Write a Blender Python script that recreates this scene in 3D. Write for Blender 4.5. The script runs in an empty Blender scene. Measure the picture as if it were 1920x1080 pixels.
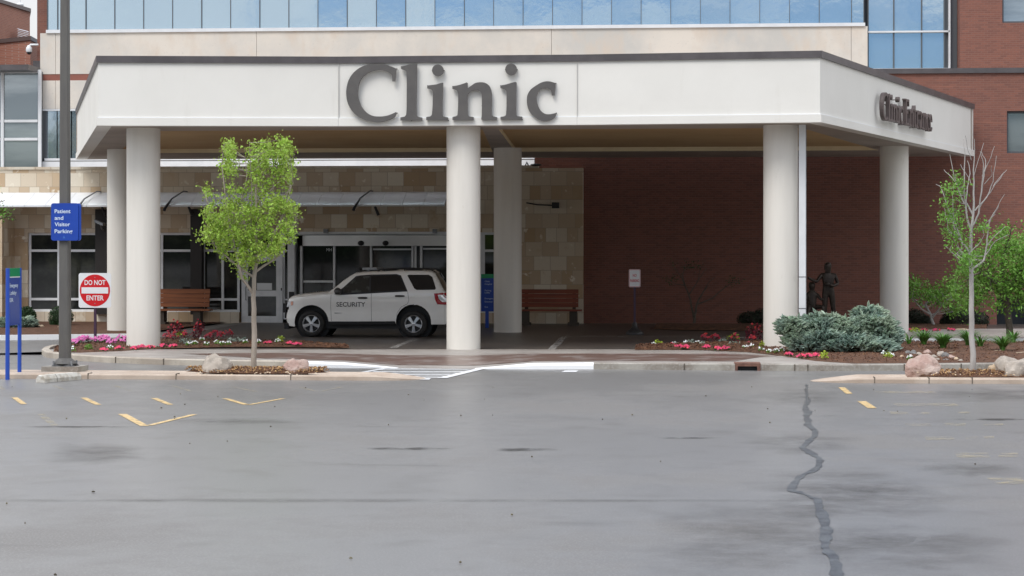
import bpy, bmesh, math, random
from mathutils import Vector, Matrix
random.seed(7)
C = bpy.context.scene.collection
R = math.radians

# ---------------------------------------------------------------- camera
F = 4030.0; HY = 465.0; CH = 2.4
TH = math.atan(342.0 / F); CS = math.cos(TH); SN = math.sin(TH)
cam = bpy.data.cameras.new('camera'); camo = bpy.data.objects.new('camera', cam); C.objects.link(camo)
camo.location = (0, 0, CH); camo.rotation_euler = (R(90), 0, TH)
cam.sensor_width = 36; cam.lens = F / 1920 * 36; cam.shift_y = -(540 - HY) / 1920
cam.clip_end = 3000; cam.clip_start = 0.5
bpy.context.scene.camera = camo

# ---------------------------------------------------------------- world and sun
SUN_EL = 52; SUN_AZ = 205          # compass-like azimuth of the sun, measured from +Y clockwise
w = bpy.data.worlds.new("World"); bpy.context.scene.world = w; w.use_nodes = True
nt = w.node_tree; N = nt.nodes; L = nt.links
bg = N['Background']; bg.inputs['Strength'].default_value = 0.1
sky = N.new('ShaderNodeTexSky'); sky.sky_type = 'NISHITA'; sky.sun_disc = False
sky.sun_elevation = R(SUN_EL); sky.sun_rotation = R(SUN_AZ); sky.dust_density = 1.5
tc = N.new('ShaderNodeTexCoord'); mp = N.new('ShaderNodeMapping'); mp.inputs['Scale'].default_value = (1, 1, 3.2)
mp.inputs['Location'].default_value = (0.35, 0.0, 0.1)
no = N.new('ShaderNodeTexNoise'); no.inputs['Scale'].default_value = 7.0; no.inputs['Detail'].default_value = 5; no.inputs['Roughness'].default_value = 0.5
cr = N.new('ShaderNodeValToRGB'); cr.color_ramp.elements[0].position = 0.36; cr.color_ramp.elements[1].position = 0.54
cr.color_ramp.elements[0].color = (0.12, 0.12, 0.12, 1); cr.color_ramp.elements[1].color = (1, 1, 1, 1)
n2 = N.new('ShaderNodeTexNoise'); n2.inputs['Scale'].default_value = 5; n2.inputs['Detail'].default_value = 4
c2 = N.new('ShaderNodeValToRGB'); c2.color_ramp.elements[0].position = 0.3; c2.color_ramp.elements[1].position = 0.75
c2.color_ramp.elements[0].color = (7.4, 7.7, 8.3, 1); c2.color_ramp.elements[1].color = (10.6, 10.6, 10.7, 1)
mx = N.new('ShaderNodeMixRGB')
L.new(tc.outputs['Generated'], mp.inputs['Vector']); L.new(mp.outputs['Vector'], no.inputs['Vector']); L.new(mp.outputs['Vector'], n2.inputs['Vector'])
sy = N.new('ShaderNodeSeparateXYZ'); L.new(tc.outputs['Generated'], sy.inputs[0])
ab = N.new('ShaderNodeMath'); ab.operation = 'SUBTRACT'; L.new(sy.outputs[0], ab.inputs[0]); ab.inputs[1].default_value = 0.06
a2_ = N.new('ShaderNodeMath'); a2_.operation = 'ABSOLUTE'; L.new(ab.outputs[0], a2_.inputs[0])
bi = N.new('ShaderNodeMapRange'); bi.inputs[1].default_value = 0.02; bi.inputs[2].default_value = 0.36; bi.inputs[3].default_value = -0.17; bi.inputs[4].default_value = 0.17
L.new(a2_.outputs[0], bi.inputs[0]); ba = N.new('ShaderNodeMath'); L.new(no.outputs['Fac'], ba.inputs[0]); L.new(bi.outputs[0], ba.inputs[1])   # clearer sky on the right
L.new(ba.outputs[0], cr.inputs['Fac']); L.new(n2.outputs['Fac'], c2.inputs['Fac'])
L.new(cr.outputs['Color'], mx.inputs['Fac']); st_ = N.new('ShaderNodeVectorMath'); st_.operation = 'MULTIPLY'; st_.inputs[1].default_value = (0.42, 0.66, 1.0); L.new(sky.outputs['Color'], st_.inputs[0]); L.new(st_.outputs[0], mx.inputs['Color1']); L.new(c2.outputs['Color'], mx.inputs['Color2'])
sx = N.new('ShaderNodeSeparateXYZ'); L.new(tc.outputs['Generated'], sx.inputs[0])
gr = N.new('ShaderNodeMapRange'); gr.inputs[1].default_value = 0.0; gr.inputs[2].default_value = 1.0; gr.inputs[3].default_value = 0.62; gr.inputs[4].default_value = 1.7
L.new(sx.outputs[2], gr.inputs[0]); ml = N.new('ShaderNodeVectorMath'); ml.operation = 'SCALE'
L.new(mx.outputs['Color'], ml.inputs[0]); L.new(gr.outputs[0], ml.inputs['Scale'])   # overcast: brighter overhead than at the horizon
L.new(ml.outputs[0], bg.inputs['Color'])
sl = bpy.data.lights.new('sun', 'SUN'); sl.energy = 1.5; sl.angle = R(26); sl.color = (1, 0.96, 0.9)
so = bpy.data.objects.new('sun', sl); C.objects.link(so)
az = R(SUN_AZ); el = R(SUN_EL)
sd = Vector((math.sin(az) * math.cos(el), math.cos(az) * math.cos(el), math.sin(el)))
so.rotation_euler = sd.to_track_quat('Z', 'Y').to_euler(); so.location = (0, 0, 40)
vs = bpy.context.scene.view_settings
vs.view_transform = 'Standard'; vs.look = 'None'; vs.gamma = 1; vs.exposure = 0.3

# ---------------------------------------------------------------- projection helpers (pixel of the 1920 photo -> real place)
def tY(px, Y): return Y / (CS + (px - 960) / F * SN)
def PX(px, py, Y):
    t = tY(px, Y); u = (px - 960) / F
    return Vector((t * (-SN + u * CS), Y, CH + (HY - py) / F * t))
def XP(px, Y): return PX(px, 0, Y).x
def ZP(py, Y, px=960): return PX(px, py, Y).z
def G(px, py, z=0.0):
    t = F * (CH - z) / (py - HY); u = (px - 960) / F
    return Vector((t * (-SN + u * CS), t * (CS + u * SN), z))

# ---------------------------------------------------------------- mesh builder
class MB:
    def __init__(s): s.v = []; s.f = []; s.m = []
    def add(s, vs, fs, mi=0):
        o = len(s.v); s.v += [tuple(v) for v in vs]
        for f in fs: s.f.append([i + o for i in f]); s.m.append(mi)
        return s
    def quad(s, a, b, c, d, mi=0): return s.add([a, b, c, d], [[0, 1, 2, 3]], mi)
    def box(s, x0, x1, y0, y1, z0, z1, mi=0):
        x0, x1 = min(x0, x1), max(x0, x1); y0, y1 = min(y0, y1), max(y0, y1); z0, z1 = min(z0, z1), max(z0, z1)
        v = [(x0,y0,z0),(x1,y0,z0),(x1,y1,z0),(x0,y1,z0),(x0,y0,z1),(x1,y0,z1),(x1,y1,z1),(x0,y1,z1)]
        return s.add(v, [[0,3,2,1],[4,5,6,7],[0,1,5,4],[1,2,6,5],[2,3,7,6],[3,0,4,7]], mi)
    def obox(s, p0, p1, wid, z0, z1, mi=0):
        # upright box running from p0 to p1 (plan) with a width
        p0 = Vector((p0[0], p0[1])); p1 = Vector((p1[0], p1[1])); d = (p1 - p0).normalized(); n = Vector((-d.y, d.x)) * wid / 2
        q = [p0 - n, p1 - n, p1 + n, p0 + n]
        return s.prism(q, z0, z1, mi)
    def prism(s, pts, z0, z1, mi=0):
        n = len(pts); area = sum(pts[i][0]*pts[(i+1)%n][1]-pts[(i+1)%n][0]*pts[i][1] for i in range(n))
        if area < 0: pts = pts[::-1]
        v = [(p[0], p[1], z0) for p in pts] + [(p[0], p[1], z1) for p in pts]
        f = [list(range(n))[::-1], list(range(n, 2*n))] + [[i, (i+1)%n, n+(i+1)%n, n+i] for i in range(n)]
        return s.add(v, f, mi)
    def extr(s, pts, O, U, V, W, mi=0):
        # planar polygon pts (u,v) on O,U,V, extruded by W
        O, U, V, W = Vector(O), Vector(U), Vector(V), Vector(W)
        n = len(pts); area = sum(pts[i][0]*pts[(i+1)%n][1]-pts[(i+1)%n][0]*pts[i][1] for i in range(n))
        if (area < 0) != (U.cross(V).dot(W) < 0): pts = pts[::-1]
        a = [O + U*p[0] + V*p[1] for p in pts]; b = [q + W for q in a]
        f = [list(range(n))[::-1], list(range(n, 2*n))] + [[i, (i+1)%n, n+(i+1)%n, n+i] for i in range(n)]
        return s.add(a + b, f, mi)
    def tube(s, path, rad, n=8, mi=0, cap=True):
        path = [Vector(p) for p in path]
        if not hasattr(rad, '__len__'): rad = [rad] * len(path)
        rings = []; prev = None
        for i, p in enumerate(path):
            d = (path[min(i+1, len(path)-1)] - path[max(i-1, 0)])
            if d.length < 1e-9: d = Vector((0,0,1))
            d.normalize()
            a = prev if prev is not None else (Vector((1,0,0)) if abs(d.x) < 0.8 else Vector((0,1,0)))
            a = (a - d * a.dot(d)).normalized(); b = d.cross(a); prev = a
            rings.append([p + (a * math.cos(k*2*math.pi/n) + b * math.sin(k*2*math.pi/n)) * rad[i] for k in range(n)])
        v = [q for r in rings for q in r]; f = []
        for i in range(len(path)-1):
            for k in range(n): f.append([i*n+k, i*n+(k+1)%n, (i+1)*n+(k+1)%n, (i+1)*n+k])
        if cap: f.append(list(range(n))[::-1]); f.append([(len(path)-1)*n+k for k in range(n)])
        return s.add(v, f, mi)
    def cyl(s, c, r, z0, z1, n=48, mi=0, r1=None):
        return s.tube([(c[0], c[1], z0), (c[0], c[1], z1)], [r, r if r1 is None else r1], n, mi)
    def lathe(s, prof, O, A, n=32, mi=0):
        # prof: (radius, along) pairs about axis A through O
        O = Vector(O); A = Vector(A).normalized(); a = (Vector((0,0,1)) if abs(A.z) < 0.9 else Vector((1,0,0))); a = (a - A*a.dot(A)).normalized(); b = A.cross(a)
        v = []; f = []
        for r, h in prof:
            for k in range(n):
                t = k*2*math.pi/n; v.append(O + A*h + (a*math.cos(t) + b*math.sin(t))*r)
        for i in range(len(prof)-1):
            for k in range(n): f.append([i*n+k, i*n+(k+1)%n, (i+1)*n+(k+1)%n, (i+1)*n+k])
        return s.add(v, f, mi)
    def blob(s, c, rx, ry, rz, amp=0.15, sub=2, seed=0, flat=0.3, mi=0, freq=1.5):
        bm = bmesh.new(); bmesh.ops.create_icosphere(bm, subdivisions=sub, radius=1)
        rnd = random.Random(seed); ph = [Vector((rnd.uniform(-9, 9), rnd.uniform(-9, 9), rnd.uniform(-9, 9))) for _ in range(2)]
        from mathutils import noise
        vs_ = []
        for v in bm.verts:
            p = v.co.copy(); k = 1 + amp * 2 * noise.noise(p * freq + ph[0]) + amp * 0.7 * noise.noise(p * freq * 3 + ph[1])
            q = p * k; z = max(q.z, -flat)
            vs_.append((c[0] + q.x*rx, c[1] + q.y*ry, c[2] + z*rz))
        fs = [[v.index for v in f.verts] for f in bm.faces]; bm.free()
        return s.add(vs_, fs, mi)
    def leaf(s, p, size, nrm=None, asp=0.55, rnd=random, mi=0):
        n = Vector((rnd.gauss(0,1), rnd.gauss(0,1), rnd.gauss(0,1))) if nrm is None else Vector(nrm)
        n.normalize(); a = n.orthogonal().normalized(); a = Matrix.Rotation(rnd.uniform(0, 6.28), 3, n) @ a; b = n.cross(a)
        l = size * rnd.uniform(0.6, 1.2); wd = l * asp; p = Vector(p)
        return s.add([p - a*l/2, p + b*wd/2 + n*wd*0.15, p + a*l/2, p - b*wd/2 + n*wd*0.15], [[0,1,2,3]], mi)
    def build(s, name, mat, parent=None, origin=None, smooth=None):
        o = Vector(origin) if origin is not None else (WLOC[parent.name] if parent is not None else Vector((0,0,0)))
        me = bpy.data.meshes.new(name); me.from_pydata([Vector(v) - o for v in s.v], [], s.f)
        for m in (mat if isinstance(mat, (list, tuple)) else [mat]): me.materials.append(m)
        if any(s.m): me.polygons.foreach_set('material_index', s.m)
        if smooth is not None:
            me.polygons.foreach_set('use_smooth', [True]*len(me.polygons))
            if smooth < 180: me.set_sharp_from_angle(angle=R(smooth))
        me.update(); ob = bpy.data.objects.new(name, me); C.objects.link(ob)
        if parent is not None: ob.parent = parent
        else: ob.location = o
        WLOC[ob.name] = o
        return ob
WLOC = {}
def tag(o, label=None, cat=None, group=None, kind=None):
    if label: o['label'] = label
    if cat: o['category'] = cat
    if group: o['group'] = group
    if kind: o['kind'] = kind
    return o
def thing(name, label, cat, loc, group=None):
    o = bpy.data.objects.new(name, None); C.objects.link(o); o.location = loc; o.empty_display_size = 0.3
    WLOC[o.name] = Vector(loc); return tag(o, label, cat, group)
def copy_tree(o, parent=None):
    c = o.copy(); C.objects.link(c)
    if parent is not None: c.parent = parent
    for ch in list(o.children): copy_tree(ch, c)
    return c
def tri_poly(pts, maxlen=None):
    # triangulate a 2D polygon -> verts, faces
    bm = bmesh.new(); vs_ = [bm.verts.new((p[0], p[1], 0)) for p in pts]; bm.faces.new(vs_)
    bmesh.ops.triangulate(bm, faces=bm.faces[:]); 
    v = [tuple(a.co)[:2] for a in bm.verts]; bm.verts.index_update(); f = [[a.index for a in fc.verts] for fc in bm.faces]; bm.free(); return v, f
def text_geo(txt, bold=0.0, depth=0.01, space=1.0, align='LEFT'):
    cu = bpy.data.curves.new('t', 'FONT'); cu.body = txt; cu.size = 1; cu.extrude = depth; cu.offset = bold; cu.space_character = space; cu.align_x = align; cu.resolution_u = 3
    ob = bpy.data.objects.new('t', cu); C.objects.link(ob); dg = bpy.context.evaluated_depsgraph_get()
    me = bpy.data.meshes.new_from_object(ob.evaluated_get(dg)); v = [x.co.copy() for x in me.vertices]; f = [list(p.vertices) for p in me.polygons]
    bpy.data.objects.remove(ob); bpy.data.curves.remove(cu); bpy.data.meshes.remove(me); return v, f
def put_text(mb, txt, O, U, V, width=None, height=None, bold=0.0, thick=0.004, align='LEFT', mi=0):
    # fits the text into the given width / cap height; O = lower-left (or centre) of the baseline
    v, f = text_geo(txt, bold, 0.5, align=align)
    x0 = min(a.x for a in v); x1 = max(a.x for a in v); z1 = max(a.y for a in v)
    sx = width / (x1 - x0) if width else height / 0.7; sy = height / 0.7 if height else sx
    O, U, V = Vector(O), Vector(U), Vector(V); W = U.cross(V)
    off = x0 if align == 'LEFT' else 0
    mb.add([O + U*((a.x-off)*sx) + V*(a.y*sy) + W*((a.z+0.5)*thick) for a in v], f, mi)

# ---------------------------------------------------------------- materials
def mat(name, col, rough=0.6, metal=0.0, spec=0.5, noise=None, bump=None, coat=0.0, var=0.0, brick=None, trans=0.0):
    """noise=(scale, colour2, lo, hi[,stretch]); bump=(scale,strength,dist); var=random per island value change; brick=(w,h,mortar,colour2,mcol)"""
    m = bpy.data.materials.new(name); m.use_nodes = True; nt = m.node_tree; N = nt.nodes; L = nt.links; b = N['Principled BSDF']
    b.inputs['Base Color'].default_value = (*col, 1); b.inputs['Roughness'].default_value = rough; b.inputs['Metallic'].default_value = metal
    b.inputs['Specular IOR Level'].default_value = spec; b.inputs['Coat Weight'].default_value = coat; b.inputs['Coat Roughness'].default_value = 0.05
    tc = N.new('ShaderNodeTexCoord'); src = tc.outputs['Object']; cur = None
    if brick:
        sp = N.new('ShaderNodeSeparateXYZ'); L.new(src, sp.inputs[0]); ad = N.new('ShaderNodeMath'); L.new(sp.outputs[0], ad.inputs[0]); L.new(sp.outputs[1], ad.inputs[1])
        cb = N.new('ShaderNodeCombineXYZ'); L.new(ad.outputs[0], cb.inputs[0]); L.new(sp.outputs[2], cb.inputs[1])
        br = N.new('ShaderNodeTexBrick'); L.new(cb.outputs[0], br.inputs['Vector']); br.inputs['Scale'].default_value = 1
        br.inputs['Brick Width'].default_value = brick[0]; br.inputs['Row Height'].default_value = brick[1]; br.inputs['Mortar Size'].default_value = brick[2]
        br.inputs['Color1'].default_value = (*col, 1); br.inputs['Color2'].default_value = (*brick[3], 1); br.inputs['Mortar'].default_value = (*brick[4], 1)
        br.inputs['Mortar Smooth'].default_value = 0.3
        if len(brick) > 5: br.offset_frequency = 2; br.squash = brick[5]; br.squash_frequency = 3
        cur = br.outputs['Color']
        bp = N.new('ShaderNodeBump'); bp.inputs['Strength'].default_value = 0.4; bp.inputs['Distance'].default_value = 0.01; bp.invert = True
        L.new(br.outputs['Fac'], bp.inputs['Height']); L.new(bp.outputs[0], b.inputs['Normal'])
    def mixc(fac, c1, c2, c1link=None, typ='MIX'):
        mx = N.new('ShaderNodeMixRGB'); mx.blend_type = typ
        if hasattr(fac, 'default_value') and not isinstance(fac, float): L.new(fac, mx.inputs[0])
        else: mx.inputs[0].default_value = fac
        if c1link: L.new(c1link, mx.inputs[1])
        else: mx.inputs[1].default_value = (*c1, 1)
        mx.inputs[2].default_value = (*c2, 1); return mx.outputs[0]
    for k, ns in enumerate(noise if isinstance(noise, list) else ([noise] if noise else [])):
        mpn = N.new('ShaderNodeMapping'); L.new(src, mpn.inputs[0]); mpn.inputs['Location'].default_value = (k*7.3, 3.1*k, 0)
        if len(ns) > 4: mpn.inputs['Scale'].default_value = ns[4]
        nn = N.new('ShaderNodeTexNoise'); nn.inputs['Scale'].default_value = ns[0]; nn.inputs['Detail'].default_value = 6; nn.inputs['Roughness'].default_value = 0.6
        L.new(mpn.outputs[0], nn.inputs['Vector'])
        mr = N.new('ShaderNodeMapRange'); mr.inputs[1].default_value = ns[2]; mr.inputs[2].default_value = ns[3]; L.new(nn.outputs['Fac'], mr.inputs[0])
        cur = mixc(mr.outputs[0], col, ns[1], cur)
        if len(ns) > 5:       # roughness follows this noise too: (rough at 0, rough at 1)
            rr = N.new('ShaderNodeMapRange'); rr.inputs[3].default_value = ns[5][0]; rr.inputs[4].default_value = ns[5][1]
            L.new(mr.outputs[0], rr.inputs[0]); L.new(rr.outputs[0], b.inputs['Roughness'])
    if var:
        ge = N.new('ShaderNodeNewGeometry'); hs = N.new('ShaderNodeHueSaturation')
        mr = N.new('ShaderNodeMapRange'); mr.inputs[3].default_value = 1 - var; mr.inputs[4].default_value = 1 + var; L.new(ge.outputs['Random Per Island'], mr.inputs[0])
        L.new(mr.outputs[0], hs.inputs['Value']); 
        mr2 = N.new('ShaderNodeMapRange'); mr2.inputs[3].default_value = 0.485; mr2.inputs[4].default_value = 0.515; L.new(ge.outputs['Random Per Island'], mr2.inputs[0]); L.new(mr2.outputs[0], hs.inputs['Hue'])
        if cur: L.new(cur, hs.inputs['Color'])
        else: hs.inputs['Color'].default_value = (*col, 1)
        cur = hs.outputs[0]
    if cur: L.new(cur, b.inputs['Base Color'])
    if bump:
        nb = N.new('ShaderNodeTexNoise'); nb.inputs['Scale'].default_value = bump[0]; nb.inputs['Detail'].default_value = 5; L.new(src, nb.inputs['Vector'])
        bp = N.new('ShaderNodeBump'); bp.inputs['Strength'].default_value = bump[1]; bp.inputs['Distance'].default_value = bump[2]; L.new(nb.outputs['Fac'], bp.inputs['Height'])
        if b.inputs['Normal'].is_linked: L.new(b.inputs['Normal'].links[0].from_socket, bp.inputs['Normal'])
        L.new(bp.outputs[0], b.inputs['Normal'])
    if trans:
        tr = N.new('ShaderNodeBsdfTranslucent'); 
        if cur: L.new(cur, tr.inputs[0])
        ms = N.new('ShaderNodeMixShader'); ms.inputs[0].default_value = trans; L.new(b.outputs[0], ms.inputs[1]); L.new(tr.outputs[0], ms.inputs[2]); L.new(ms.outputs[0], N['Material Output'].inputs[0])
    return m
def worn(name, col, lo, hi, scale=9):
    m = mat(name, col, 0.5); nt = m.node_tree; N = nt.nodes; L = nt.links
    tc = N.new('ShaderNodeTexCoord'); nn = N.new('ShaderNodeTexNoise'); nn.inputs['Scale'].default_value = scale; nn.inputs['Detail'].default_value = 8; nn.inputs['Roughness'].default_value = 0.7
    L.new(tc.outputs['Object'], nn.inputs['Vector']); mr = N.new('ShaderNodeMapRange'); mr.inputs[1].default_value = lo; mr.inputs[2].default_value = hi
    L.new(nn.outputs['Fac'], mr.inputs[0]); L.new(mr.outputs[0], N['Principled BSDF'].inputs['Alpha']); return m

M = {}
M['asphalt'] = mat('asphalt', (0.186, 0.184, 0.182), 0.42, spec=0.55,
    noise=[(0.30, (0.158, 0.150, 0.142), 0.47, 0.62, (1, 0.7, 1), (0.34, 0.52)), (45, (0.29, 0.288, 0.285), 0.5, 0.72), (95, (0.07, 0.07, 0.07), 0.56, 0.74), (1.6, (0.155, 0.15, 0.145), 0.52, 0.75), (0.8, (0.10, 0.095, 0.09), 0.63, 0.76, (0.22, 1.3, 1))], bump=(80, 0.3, 0.006))
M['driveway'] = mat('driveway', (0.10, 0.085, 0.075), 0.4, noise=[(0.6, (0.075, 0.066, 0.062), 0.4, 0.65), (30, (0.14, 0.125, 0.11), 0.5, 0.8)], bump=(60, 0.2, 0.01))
M['concrete'] = mat('concrete', (0.40, 0.37, 0.34), 0.45, noise=[(1.2, (0.28, 0.245, 0.22), 0.42, 0.66), (25, (0.46, 0.44, 0.41), 0.5, 0.75)], bump=(40, 0.15, 0.01))
M['kerb'] = mat('kerb', (0.50, 0.45, 0.38), 0.6, noise=[(1.6, (0.36, 0.31, 0.255), 0.42, 0.62), (20, (0.27, 0.25, 0.22), 0.58, 0.8)], bump=(30, 0.3, 0.01))
M['kerb_tan'] = mat('kerb_tan', (0.52, 0.43, 0.35), 0.6, noise=[(1.6, (0.42, 0.33, 0.26), 0.42, 0.62), (20, (0.32, 0.27, 0.22), 0.58, 0.8)], bump=(30, 0.3, 0.01))
M['kerb_grey'] = mat('kerb_grey', (0.36, 0.34, 0.30), 0.6, noise=[(1.3, (0.22, 0.19, 0.16), 0.42, 0.62), (20, (0.45, 0.43, 0.39), 0.5, 0.8)], bump=(30, 0.3, 0.01))
M['kerb_paint'] = mat('kerb_paint', (0.92, 0.93, 0.94), 0.4, noise=(14, (0.6, 0.58, 0.55), 0.64, 0.78))
M['stain'] = worn('stain', (0.085, 0.078, 0.068), 0.36, 0.66, 1.1)
M['stain_dark'] = worn('stain_dark', (0.035, 0.033, 0.025), 0.40, 0.60, 2.5)
M['paver'] = mat('paver', (0.18, 0.115, 0.095), 0.32, noise=[(1.5, (0.30, 0.25, 0.23), 0.5, 0.62), (40, (0.12, 0.08, 0.07), 0.5, 0.8)], bump=(50, 0.2, 0.01))
M['white_line'] = worn('white_line', (0.75, 0.76, 0.77), 0.30, 0.42)
M['white_line_faded'] = worn('white_line_faded', (0.55, 0.54, 0.52), 0.42, 0.62)
M['yellow_line'] = worn('yellow_line', (0.68, 0.49, 0.23), 0.32, 0.52)
M['yellow_faded'] = worn('yellow_faded', (0.52, 0.45, 0.29), 0.44, 0.86, 5)
M['crack'] = mat('crack', (0.10, 0.107, 0.11), 0.35, noise=(4, (0.05, 0.052, 0.055), 0.4, 0.6, (1,1,1)), bump=(25, 0.5, 0.02))
M['mulch'] = mat('mulch', (0.15, 0.068, 0.035), 0.9, noise=[(7, (0.07, 0.032, 0.018), 0.4, 0.62), (45, (0.30, 0.16, 0.085), 0.56, 0.75)], bump=(30, 1.0, 0.05))
M['chips'] = mat('chips', (0.42, 0.25, 0.12), 0.85, var=0.55)
M['chips_dark'] = mat('chips_dark', (0.14, 0.062, 0.034), 0.9, var=0.6)
M['stucco'] = mat('stucco', (0.80, 0.785, 0.74), 0.8, noise=[(0.5, (0.76, 0.745, 0.70), 0.4, 0.65), (2.0, (0.71, 0.69, 0.64), 0.6, 0.85, (1.5, 1.5, 0.25))], bump=(60, 0.08, 0.01))
M['column'] = mat('column', (0.78, 0.75, 0.69), 0.6, noise=[(1.2, (0.72, 0.69, 0.63), 0.4, 0.7, (3, 3, 0.3)), (4, (0.62, 0.58, 0.5), 0.66, 0.85, (1, 1, 0.5))])
M['joint'] = mat('joint', (0.58, 0.57, 0.54), 0.8)
M['cap'] = mat('cap', (0.105, 0.095, 0.098), 0.4, noise=(2, (0.08, 0.072, 0.074), 0.4, 0.6))
M['cap_brown'] = mat('cap_brown', (0.115, 0.085, 0.08), 0.4)
M['soffit'] = mat('soffit', (0.42, 0.36, 0.31), 0.8, noise=(0.8, (0.36, 0.31, 0.27), 0.4, 0.6))
M['coffer'] = mat('coffer', (0.62, 0.43, 0.22), 0.8, noise=(0.5, (0.57, 0.38, 0.19), 0.4, 0.6))
M['cream'] = mat('cream', (0.85, 0.74, 0.5), 0.7, noise=(1, (0.78, 0.66, 0.44), 0.4, 0.6))
M['letter'] = mat('letter', (0.115, 0.108, 0.102), 0.45, noise=(3, (0.10, 0.094, 0.09), 0.4, 0.6))
M['letter_brown'] = mat('letter_brown', (0.11, 0.085, 0.08), 0.45)
M['brick'] = mat('brick', (0.25, 0.10, 0.07), 0.8, brick=(0.203, 0.068, 0.008, (0.19, 0.08, 0.06), (0.235, 0.125, 0.10)), noise=[(0.35, (0.2, 0.085, 0.06), 0.55, 0.9), (2.5, (0.40, 0.17, 0.11), 0.62, 0.9, (0.15, 1, 3))])
M['brick_far'] = mat('brick_far', (0.36, 0.15, 0.10), 0.8, brick=(0.203, 0.068, 0.008, (0.30, 0.12, 0.08), (0.35, 0.24, 0.2)))
M['stone'] = mat('stone', (0.50, 0.35, 0.21), 0.75, brick=(0.50, 0.43, 0.007, (0.78, 0.71, 0.58), (0.42, 0.33, 0.24), 0.65), noise=[(1.6, (0.56, 0.42, 0.27), 0.60, 0.70), (3.5, (0.82, 0.75, 0.62), 0.62, 0.68), (16, (0.44, 0.34, 0.23), 0.62, 0.85)])
M['stone_pale'] = mat('stone_pale', (0.62, 0.56, 0.46), 0.75, noise=[(2, (0.52, 0.42, 0.31), 0.45, 0.65)])
M['precast'] = mat('precast', (0.74, 0.68, 0.60), 0.85, noise=[(0.35, (0.58, 0.56, 0.52), 0.4, 0.62), (1.3, (0.66, 0.56, 0.46), 0.5, 0.75, (1, 1, 0.5)), (12, (0.55, 0.5, 0.44), 0.6, 0.85)], bump=(20, 0.1, 0.01))
M['precast_joint'] = mat('precast_joint', (0.45, 0.35, 0.27), 0.85)
M['red_band'] = mat('red_band', (0.30, 0.11, 0.08), 0.8, noise=(2, (0.25, 0.095, 0.07), 0.4, 0.6))
M['white_metal'] = mat('white_metal', (0.78, 0.80, 0.82), 0.35, spec=0.6, noise=(2, (0.72, 0.74, 0.76), 0.4, 0.6))
M['white_frame'] = mat('white_frame', (0.84, 0.86, 0.88), 0.35, noise=(5, (0.78, 0.8, 0.82), 0.4, 0.6))
M['mullion'] = mat('mullion', (0.10, 0.11, 0.12), 0.4)
M['glass_blue'] = mat('glass_blue', (0.52, 0.66, 0.76), 0.04, metal=0.85, noise=[(0.12, (0.57, 0.71, 0.80), 0.4, 0.6)], bump=(0.5, 0.10, 0.08))
M['glass_pale'] = mat('glass_pale', (0.60, 0.70, 0.74), 0.05, metal=0.8, noise=[(0.5, (0.42, 0.55, 0.68), 0.42, 0.56)], bump=(0.6, 0.05, 0.06))
M['glass_grey'] = mat('glass_grey', (0.46, 0.52, 0.55), 0.08, metal=0.6, noise=[(0.6, (0.28, 0.33, 0.36), 0.45, 0.6, (0.2, 1, 1.2))])
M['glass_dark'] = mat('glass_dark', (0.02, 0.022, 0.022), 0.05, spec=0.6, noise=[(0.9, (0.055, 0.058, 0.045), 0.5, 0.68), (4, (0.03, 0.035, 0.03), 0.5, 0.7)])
M['car_glass'] = mat('car_glass', (0.012, 0.013, 0.014), 0.04, spec=0.7)
M['car_glass_front'] = mat('car_glass_front', (0.10, 0.115, 0.105), 0.04, spec=0.7, noise=(3, (0.03, 0.032, 0.03), 0.42, 0.55))
M['dark_bronze'] = mat('dark_bronze', (0.022, 0.018, 0.016), 0.6)
M['dark_metal'] = mat('dark_metal', (0.03, 0.03, 0.032), 0.45)
M['statue'] = mat('statue', (0.045, 0.034, 0.028), 0.45, metal=0.5, noise=(12, (0.075, 0.06, 0.05), 0.5, 0.7))
M['pole'] = mat('pole', (0.125, 0.12, 0.11), 0.55, noise=(3, (0.105, 0.10, 0.095), 0.4, 0.6, (2, 2, 0.4)))
M['galv'] = mat('galv', (0.30, 0.31, 0.32), 0.45, metal=0.3, noise=(6, (0.2, 0.21, 0.22), 0.4, 0.6))
M['sign_blue'] = mat('sign_blue', (0.012, 0.055, 0.36), 0.35, noise=(2, (0.014, 0.065, 0.40), 0.4, 0.6))
M['sign_post_blue'] = mat('sign_post_blue', (0.02, 0.075, 0.42), 0.35)
M['sign_face'] = mat('sign_face', (0.06, 0.10, 0.38), 0.12, spec=0.9)
M['sign_green'] = mat('sign_green', (0.015, 0.30, 0.12), 0.25)
M['sign_white'] = mat('sign_white', (0.80, 0.82, 0.84), 0.4)
M['sign_text'] = mat('sign_text', (0.62, 0.72, 0.85), 0.5)
M['sign_red'] = mat('sign_red', (0.62, 0.008, 0.015), 0.35)
M['sign_back'] = mat('sign_back', (0.3, 0.3, 0.3), 0.5, metal=0.5)
M['purple_post'] = mat('purple_post', (0.055, 0.025, 0.055), 0.45)
M['black'] = mat('black', (0.012, 0.012, 0.013), 0.5)
M['wood'] = mat('wood', (0.34, 0.12, 0.045), 0.5, noise=(4, (0.22, 0.075, 0.03), 0.4, 0.6, (0.3, 6, 6)))
M['wood_red'] = mat('wood_red', (0.30, 0.075, 0.035), 0.5, noise=(4, (0.18, 0.045, 0.022), 0.4, 0.6, (0.3, 6, 6)))
M['bench_leg'] = mat('bench_leg', (0.075, 0.062, 0.05), 0.8)
M['bark'] = mat('bark', (0.36, 0.31, 0.26), 0.85, noise=[(8, (0.27, 0.23, 0.19), 0.4, 0.6, (1, 1, 0.3)), (30, (0.12, 0.10, 0.085), 0.66, 0.8)], bump=(40, 0.4, 0.01))
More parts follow.
